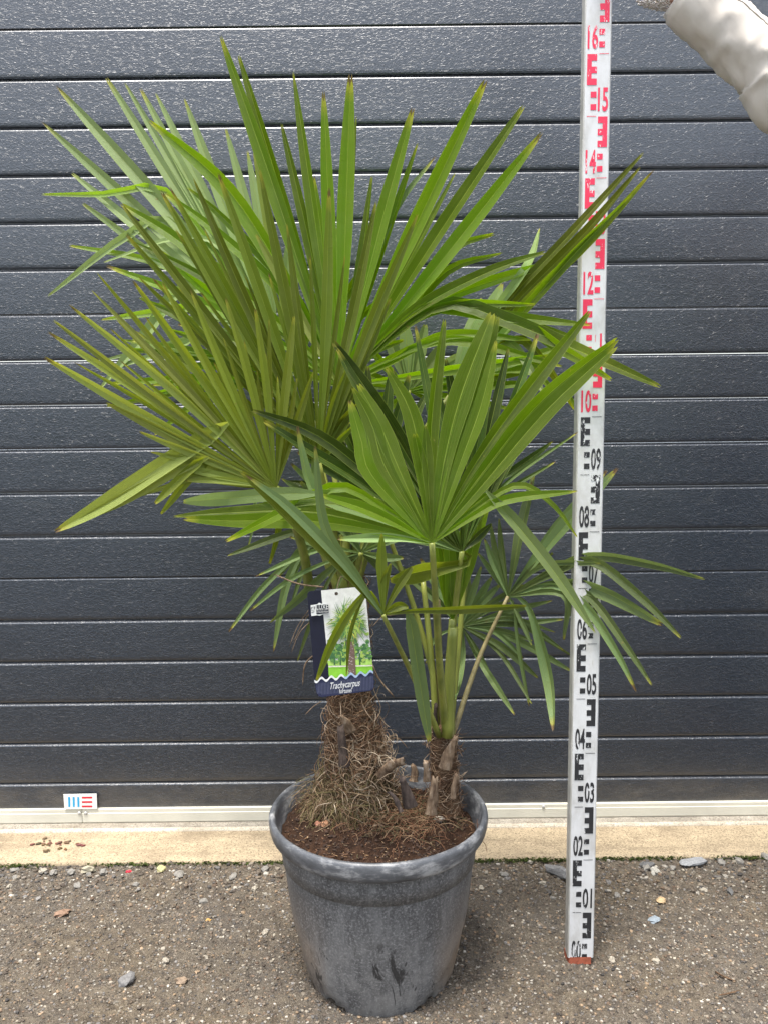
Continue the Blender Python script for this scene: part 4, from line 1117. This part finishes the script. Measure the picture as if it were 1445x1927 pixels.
rs_ = at(243, 1640, Z=.004); V, F = rock(5.5, .0065, (1.2, .6, .5), 1)
ro_ = mesh('plastic_scrap', V, F, M['red_print']); ro_.location = rs_; tag(ro_, 'tiny red plastic scrap among stones by the concrete edge', 'scrap')
# brown clods on the sill at left
for k in range(26):
    px = random.gauss(106, 20); py = random.gauss(1589, 6)
    if py < 1577 or py > 1606: continue
    sz = random.uniform(.0022, .0062)
    stone('dirt_clod', px, py, None, .0075 + sz * .2, sz, (random.uniform(.10, .20), random.uniform(.055, .10), random.uniform(.03, .055)), 'crumb of brown dirt lying on the sandy concrete sill', 'dirt', 'brown dirt crumbs on the sill', (1.4, .8, .5), random.uniform(-.9, .9), 1)
# twigs on the right
for pts, lab in (([(1345, 1828), (1362, 1838), (1384, 1846)], 'thin red brown twig on the dirt at right, pointing away from the pot'),
                 ([(1352, 1873), (1376, 1868), (1392, 1863)], 'thin brown twig on the dirt at lower right corner')):
    P = spline([at(x, y, Z=.004) for x, y in pts], 6); base = P[0].copy(); q = MB(); q.tube([p - base for p in P], [.0014] * 5 + [.001, .0005], 5)
    o = q.build('twig', M['bark'], None, True); o.location = base; tag(o, lab, 'twig')

# ================================================================== PLANT TAG
TY = 1.345
def tp(cx, cy, layer=0):            # position on the printed card; card axes in hundredths
    return at(560 + cx / 7.706, 1080 + cy / 7.706, TY - .00045 * layer)
def flatmat(name, c, rough=.45): return plain(name, c, rough, .4, .10, 120, .03)
PM_ = dict(navy=flatmat('tag_navy', (.012, .013, .028)), white=flatmat('tag_white', (.74, .74, .73)), sky=flatmat('tag_sky', (.70, .69, .68)),
           slate=flatmat('tag_slate', (.028, .032, .075)), line=flatmat('tag_line', (.10, .11, .17)), lblue=flatmat('tag_light_blue', (.36, .46, .62)),
           grass=flatmat('tag_grass', (.25, .55, .05)), grass2=flatmat('tag_grass_light', (.42, .66, .14)), t1=flatmat('tag_tree_dark', (.055, .145, .055)),
           t2=flatmat('tag_tree_mid', (.12, .26, .07)), t3=flatmat('tag_leaf_light', (.33, .46, .10)), t4=flatmat('tag_leaf_yellow', (.52, .46, .07)),
           bark=flatmat('tag_bark', (.16, .105, .085)), bark2=flatmat('tag_bark_light', (.50, .42, .40)), path=flatmat('tag_path', (.68, .64, .55)))
card = empty('plant_tag', tp(600, 200)); tag(card, 'picture label card of a palm hanging on the hairy trunk', 'plant tag')
def card_poly(name, polys, mat, layer, th=0.0):
    V = []; F = []; mi = []
    mats = mat if isinstance(mat, list) else [mat]
    for i_, it in enumerate(polys):
        poly, m = it if isinstance(it, tuple) else (it, 0)
        b = len(V); V += [tp(x, y, layer + i_ * .0023) - card.location for x, y in poly]; F.append(tuple(range(b, b + len(poly)))); mi.append(m)
    return mesh(name, V, F, mats, card, mi=mi)
def arc(cx, cy, r, a0, a1, n=6): return [(cx + r * math.cos(R(a0 + (a1 - a0) * i / n)), cy + r * math.sin(R(a0 + (a1 - a0) * i / n))) for i in range(n + 1)]
outline = arc(205, 310, 60, 180, 270) + [(850, 190)] + arc(935, 255, 55, 270, 350) + [(1110, 1560)] + arc(1035, 1625, 75, 0, 80) + [(700, 1745)] + arc(360, 1705, 85, 95, 185) + [(255, 1600)]
V = [tp(x, y, 0) - card.location for x, y in outline]; n = len(V); V += [v + Vector((0, .0012, 0)) for v in V]
mesh('card', V, [tuple(range(n - 1, -1, -1)), tuple(range(n, 2 * n))] + [(i, (i+1) % n, n + (i+1) % n, n + i) for i in range(n)], PM_['navy'], card)
# photograph printed on it: sky, lawn, far trees, palm
pmats = [PM_[k] for k in ('sky', 'grass', 'grass2', 't1', 't2', 't3', 't4', 'bark', 'bark2', 'path')]
rng = random.Random(3)
card_poly('picture', [([(345, 240), (850, 192), (960, 215), (990, 300), (1095, 1470), (780, 1500), (470, 1520)], 0)], pmats, 1)
card_poly('picture', [([(450, 1340), (1088, 1325), (1095, 1470), (790, 1500), (470, 1530), (455, 1450)], 1), ([(430, 1260), (1078, 1225), (1085, 1318), (452, 1332)], 2)], pmats, 2)
polys = []
for i in range(260):
    cx = rng.uniform(435, 1060); cy = rng.gauss(1140, 70) if cx < 700 else rng.gauss(1110, 90)
    lim = 385 + (cy - 540) * .085 + 15
    if cx < lim + 10 or cy > 1290 or cx > 1010 + (cy - 700) * .1: continue
    r = rng.uniform(14, 42); n = 7; polys.append(([(cx + r * rng.uniform(.6, 1.2) * math.cos(6.283 * k / n), cy + r * rng.uniform(.5, 1) * math.sin(6.283 * k / n)) for k in range(n)][::-1], rng.choice((3, 3, 4, 4, 4, 5))))
for x in (905, 625, 540): polys.append(([(x - 9, 1150), (x + 7, 1150), (x + 12, 1320), (x - 10, 1320)][::-1], 3))
card_poly('picture', polys, pmats, 3)
card_poly('picture', [([(452, 1336), (1086, 1320), (1087, 1338), (453, 1354)][::-1], 9),
                      ([(705, 980), (820, 980), (850, 1440), (858, 1485), (742, 1495), (735, 1300)][::-1], 7)] +
          [([(x, y), (x + rng.uniform(10, 30), y + 3), (x + 14, y + rng.uniform(8, 18))][::-1], 8) for x, y in [(rng.uniform(720, 810), rng.uniform(1000, 1470)) for _ in range(36)]], pmats, 4)
polys = []
for i in range(420):
    a = rng.uniform(0, 6.283); r0 = rng.uniform(20, 120); L = rng.uniform(150, 330) * (1.15 if math.sin(a) < 0 else .85)
    hx, hy = 730 + rng.gauss(0, 70), 690 + rng.gauss(0, 60)
    x0, y0 = hx + math.cos(a) * r0, hy + math.sin(a) * r0; x1, y1 = hx + math.cos(a) * L, hy + math.sin(a) * L + 60
    lim = lambda y: 375 + (y - 540) * .083 + (30 if y < 620 else 10)
    x1 = min(max(x1, lim(y1) + 5), 985 + (y1 - 300) * .085); 
    if x0 < lim(y0) or y1 < 240 or (y1 < 600 and x1 < 475): continue
    w = rng.uniform(5, 11); dx, dy = -math.sin(a) * w, math.cos(a) * w
    polys.append(([(x0 - dx, y0 - dy), (x0 + dx, y0 + dy), (x1, y1)], rng.choice((3, 4, 4, 5, 5, 5, 6) if a < 3.3 else (3, 4, 4, 5, 5))))
card_poly('picture', polys, pmats, 5)
# wavy foot band with fine pinstripes
wave = [(250 + (1098 - 250) * i / 60, 1560 - 118 * i / 60 + 26 * math.sin(i / 60 * 2 * math.pi * 6 + .2)) for i in range(61)]
band = wave + [(1110, 1560)] + arc(1035, 1625, 72, 0, 80) + [(700, 1742)] + arc(360, 1703, 82, 95, 185)
card_poly('foot_band', [band[::-1]], PM_['slate'], 6)
card_poly('pinstripe', [[(x, 1590 - (x - 270) * .135), (x + 7, 1590 - (x - 270) * .135), (x + 10, 1760 - (x - 270) * .10 - (18 if x < 330 or x > 1050 else 0)), (x + 3, 1760 - (x - 270) * .10 - (18 if x < 330 or x > 1050 else 0))] for x in range(285, 1085, 21)], PM_['line'], 7)
for k, (a, b_) in enumerate(((0, 31), (30, 61))):
    seg = wave[a:b_]; card_poly('wave_line', [[(x, y + 4) for x, y in seg] + [(x, y - 30) for x, y in seg[::-1]]], PM_['white' if k == 0 else 'lblue'], 8)
def card_text(body, x0, x1, y0, y1, slope, mat, layer, shear=0.0, off=0.0, name='lettering'):
    TV, TF, _ = text_mesh(body, shear, off)
    V = [tp(x0 + (x1 - x0) * u, y1 - (y1 - y0) * v + slope * (u - .5), layer) - card.location for u, v in TV]
    return mesh(name, V, TF, mat, card)
card_text('Trachycarpus', 480, 910, 1552, 1680, -52, PM_['white'], 9, .35, .004)
card_text('fortunei', 606, 788, 1660, 1726, -18, PM_['white'], 9, 0, 0)
card_poly('emblem', [[(195, 455), (290, 440), (318, 415), (350, 432), (455, 425), (465, 575), (365, 590), (330, 608), (290, 600), (205, 612)][::-1]], PM_['white'], 6)
card_poly('emblem', [[(272, 452), (448, 438), (458, 568), (280, 585)][::-1]], PM_['navy'], 7)
card_poly('emblem', [([(x, y), (x + w, y - 2), (x + w, y + h - 2), (x, y + h)][::-1]) for x, y, w, h in ((205, 480, 24, 8), (205, 480, 8, 36), (237, 476, 24, 8), (244, 484, 9, 32), (205, 526, 24, 7), (238, 530, 8, 30), (205, 560, 30, 7), (214, 544, 8, 12))], PM_['navy'], 7)
card_text('LUXE', 280, 448, 446, 512, -10, PM_['white'], 8, 0, 0)
card_text('OUTDOOR PLANTS', 284, 446, 512, 530, -8, PM_['white'], 8)
card_text('COLLECTION', 284, 450, 540, 562, -8, PM_['white'], 8, 0, .01)
sb_ = MB(); hole = tp(566, 285, 1); P = spline([hole, at(636, 1100, 1.36), at(642, 1085, 1.42), at(650, 1090, 1.48)], 10)
sb_.tube([p - card.location for p in P], .0006, 5); sb_.build('string', M['stub'], card, True)
h = MB(); n = 12; V = [hole - card.location + Vector((.0028 * math.cos(6.283 * k / n), -.0002, .0028 * math.sin(6.283 * k / n))) for k in range(n)]
h.add(V, [tuple(range(n))]); h.build('punched_hole', M['stub_grey'], card)

# ================================================================== PERSON HOLDING THE STAFF
person = empty('person', (1.02, 1.50, 0)); tag(person, 'person in cream jacket with lace cuff reaching in to hold the staff', 'person')
PO = person.location
def skin_mesh(name, verts, edges, radii, mat, sub=2, root=0):
    me = bpy.data.meshes.new('tmp'); me.from_pydata([tuple(Vector(v)) for v in verts], edges, [])
    ob = bpy.data.objects.new('tmp', me); COL.objects.link(ob)
    ob.modifiers.new('s', 'SKIN'); ob.modifiers.new('d', 'SUBSURF').levels = sub
    sv = me.skin_vertices[0].data
    for i, r in enumerate(radii): sv[i].radius = r if isinstance(r, tuple) else (r, r); sv[i].use_root = (i == root)
    dg = bpy.context.evaluated_depsgraph_get(); m2 = bpy.data.meshes.new_from_object(ob.evaluated_get(dg))
    bpy.data.objects.remove(ob); bpy.data.meshes.remove(me)
    m2.materials.clear(); m2.name = name
    return link(name, m2, mat, person, True)
ELB = at(1446, 134, 1.50) - PO; WR = at(1276, -20, 1.50) - PO; HAND = at(1195, -100, 1.50) - PO
SHL = Vector((-.02, .02, 1.40)); STF = staff_pt(0, 1.80) - PO
# body: pelvis, spine, neck, head, arms, legs in one surface; faces the staff (-X)
bv = [(0,0,.92), (0,0,1.10), (.01,0,1.28), (.01,0,1.42), (-.005,0,1.50), (-.02,0,1.58), (-.03,0,1.68),
      (.01,.10,1.40), (-.0,.17,1.40), tuple(SHL + Vector((0, -.14, 0))), tuple(ELB), tuple(WR), tuple(HAND),
      (.0,.22,1.14), (-.05,.21,.90), (-.08,.20,.82),
      (0,-.09,.88), (0,-.10,.48), (.02,-.10,.09), (-.10,-.10,.03), (0,.09,.88), (0,.10,.48), (.02,.10,.09), (-.10,.10,.03)]
be = [(0,1),(1,2),(2,3),(3,4),(4,5),(5,6),(3,7),(7,8),(3,9),(9,10),(10,11),(11,12),(8,13),(13,14),(14,15),(0,16),(16,17),(17,18),(18,19),(0,20),(20,21),(21,22),(22,23)]
br = [(.10,.13), (.09,.11), (.10,.14), (.075,.11), .050, .078, .076, .055, .050, .044, .034, .027, (.036,.020), .042, .030, (.034,.02), .085, .055, .040, .035, .085, .055, .040, .035]
skin_mesh('body', bv, be, br, M['skin'])
# fingers and thumb closed round the staff
for k in range(5):
    z0 = .030 - .020 * k if k < 4 else .035
    c = STF + Vector((0, 0, -.01)); b_ = HAND + Vector((-.005, -.004, z0 * .8))
    if k < 4:
        L = (1.0, 1.08, 1.0, .85)[k]
        ch = [b_, c + Vector((.034, -.012, z0)), c + Vector((.012 , -.016, z0 - .002)), c + Vector((-.018 * L, -.014, z0 - .004)), c + Vector((-.032 * L, .006, z0 - .005))]
    else:
        ch = [HAND + Vector((0, .006, .02)), c + Vector((.036, .034, .034)), c + Vector((.010, .040, .044)), c + Vector((-.014, .038, .046))]
    skin_mesh('finger' if k < 4 else 'thumb', ch, [(i, i+1) for i in range(len(ch)-1)], [.0095, .0092, .0088, .0080, .0066][:len(ch)], M['skin'], 2)
# jacket body, other sleeve, trousers, shoes
skin_mesh('jacket', [(0,0,.80), (0,0,1.08), (.01,0,1.26), (.01,0,1.41), (.0,0,1.475), (.01,.11,1.40), (.0,.185,1.39), (.0,.235,1.13), (-.04,.225,.93), tuple(SHL + Vector((.01,-.12,0))), tuple(SHL.lerp(ELB, .40) + Vector((0, -.07, 0)))],
          [(0,1),(1,2),(2,3),(3,4),(3,5),(5,6),(6,7),(7,8),(3,9),(9,10)], [(.155,.19), (.140,.165), (.150,.185), (.115,.145), .066, .082, .078, .064, .056, .088, .078], M['cloth'])
skin_mesh('trousers', [(0,0,1.02), (0,-.09,.86), (.0,-.10,.48), (.02,-.10,.07), (0,.09,.86), (0,.10,.48), (.02,.10,.07)], [(0,1),(1,2),(2,3),(0,4),(4,5),(5,6)], [(.135,.16), .112, .080, .066, .112, .080, .066], M['denim'])
for s in (-1, 1):
    skin_mesh('shoe', [(.05, s*.10, .035), (-.03, s*.10, .035), (-.13, s*.10, .028), (-.18, s*.10, .024)], [(0,1),(1,2),(2,3)], [(.034,.04), (.034,.04), (.026,.042), (.020,.034)], M['shoe'])
# head details: hair, eyes, nose, mouth, ears
skin_mesh('hair', [(.005,0,1.735), (.045,0,1.69), (.055,0,1.60), (.05,0,1.48)], [(0,1),(1,2),(2,3)], [(.075,.085), (.075,.088), (.055,.085), (.03,.07)], M['hair'])
for s in (-1, 1):
    V, F = rock(.3, .011, (1, 1, 1), 2); e = mesh('eye', [v + Vector((-.070, s*.028, 1.64)) for v in V], F, M['eye'], person, True)
    skin_mesh('ear', [(-.012, s*.066, 1.655), (-.008, s*.074, 1.635), (-.014, s*.066, 1.61)], [(0,1),(1,2)], [.010, .012, .008], M['skin'], 1)
skin_mesh('nose', [(-.075, 0, 1.648), (-.090, 0, 1.618), (-.094, 0, 1.608)], [(0,1),(1,2)], [.009, .012, .012], M['skin'], 1)
skin_mesh('mouth', [(-.066, -.022, 1.577), (-.077, 0, 1.578), (-.066, .022, 1.577)], [(0,1),(1,2)], [.006, .008, .006], M['lip'], 1)
# the sleeve one sees: a tube from cuff to shoulder with creases
def sleeve():
    path = [at(1281, -14, 1.50) - PO, at(1338, 34, 1.497) - PO, at(1394, 84, 1.495) - PO, at(1443, 130, 1.49) - PO, at(1492, 198, 1.49) - PO, SHL.lerp(ELB, .45) + Vector((0, -.06, 0)), SHL + Vector((0, -.13, -.01))]
    n, k = 48, 110
    P = spline(path, k - 1); V = []; ref = None
    L = [0]
    for i in range(1, k): L.append(L[-1] + (P[i] - P[i-1]).length)
    for i in range(k):
        T = (P[min(i+1, k-1)] - P[max(i-1, 0)]).normalized()
        if ref is None: ref = Vector((0, -1, 0))
        a = (ref - T * ref.dot(T)).normalized(); ref = a; b = T.cross(a); s = L[i]
        r = .0440 + .010 * min(1, s / .28) - (.004 if i < 2 else 0)
        for j in range(n):
            w = 2 * math.pi * j / n
            c0 = mnoise.noise(Vector((math.cos(w) * 1.6, math.sin(w) * 1.6, s * 16)))
            c1 = mnoise.noise(Vector((math.cos(w) * 2.5 + s * 9, math.sin(w) * 2.5, s * 34)))
            el = math.exp(-((s - .205) / .05) ** 2)
            c2 = 1 - abs(mnoise.noise(Vector((math.cos(w) * 1.3 + 4, math.sin(w) * 1.3 + s * 7, s * 26 + math.cos(w) * 2.2)))) * 3
            c3 = 1 - abs(mnoise.noise(Vector((math.cos(w) * 2.4 + 9, math.sin(w) * 2.4 - s * 11, s * 52 - math.sin(w) * 3)))) * 3
            rr = r * (1 + (.05 + .06 * el) * c0 + (.02 + .04 * el) * c1 + (.05 + .05 * el) * max(c2, -.6) + .026 * max(c3, -.6))
            V.append(P[i] + (a * math.cos(w) + b * math.sin(w)) * rr)
    F = [(i*n+j, i*n+(j+1) % n, (i+1)*n+(j+1) % n, (i+1)*n+j) for i in range(k-1) for j in range(n)]
    b_ = len(V)                                  # turned-in hem at the cuff
    c = P[0] + (P[1] - P[0]) * 6
    for j in range(n): V.append(P[0] + (V[j] - P[0]) * .86 + (P[1] - P[0]) * 2.0)
    F += [(j, b_ + j, b_ + (j+1) % n, (j+1) % n) for j in range(n)]
    o = mesh('sleeve', V, F, M['cloth'], person, True)
    q = MB(); j = 44                            # seam running down the sleeve
    q.tube([V[i*n+j] + (V[i*n+j] - P[i]).normalized() * .0002 for i in range(0, k - 4)], .0011, 5); sm = q.build('seam', M['seam'], o, True)
    return P, V, n
SP_, SV_, SN_ = sleeve()
# lace frill at the cuff: scalloped net of threads
q = MB(); T = (SP_[0] - SP_[3]).normalized(); rng = random.Random(5)
for ring in range(7):
    off = .004 + ring * .0062; rad = .80 + .06 * ring
    pts = []
    for j in range(97):
        w = j % 96; f = w / 96 * SN_; a, b2 = SV_[int(f) % SN_], SV_[(int(f) + 1) % SN_]; p = a.lerp(b2, f - int(f))
        ruff = .004 * math.sin(w * .9 + ring * 3.14) + .003 * math.sin(w * .37 + ring)
        pts.append(SP_[0] + (p - SP_[0]) * rad + T * (off + ruff) + (p - SP_[0]).normalized() * ruff)
    q.tube(pts, .0012 if ring < 6 else .0017, 4, cap=False)
for w in range(0, 96, 2):
    f = w / 96 * SN_; p = SV_[int(f) % SN_]
    q.tube([SP_[0] + (p - SP_[0]) * (.80 + .06 * r_) + T * (.004 + r_ * .0062 + .004 * math.sin(w * .9 + r_ * 3.14)) for r_ in range(7)], .0010, 4, cap=False)
q.build('lace_cuff', M['lace'], person, True)
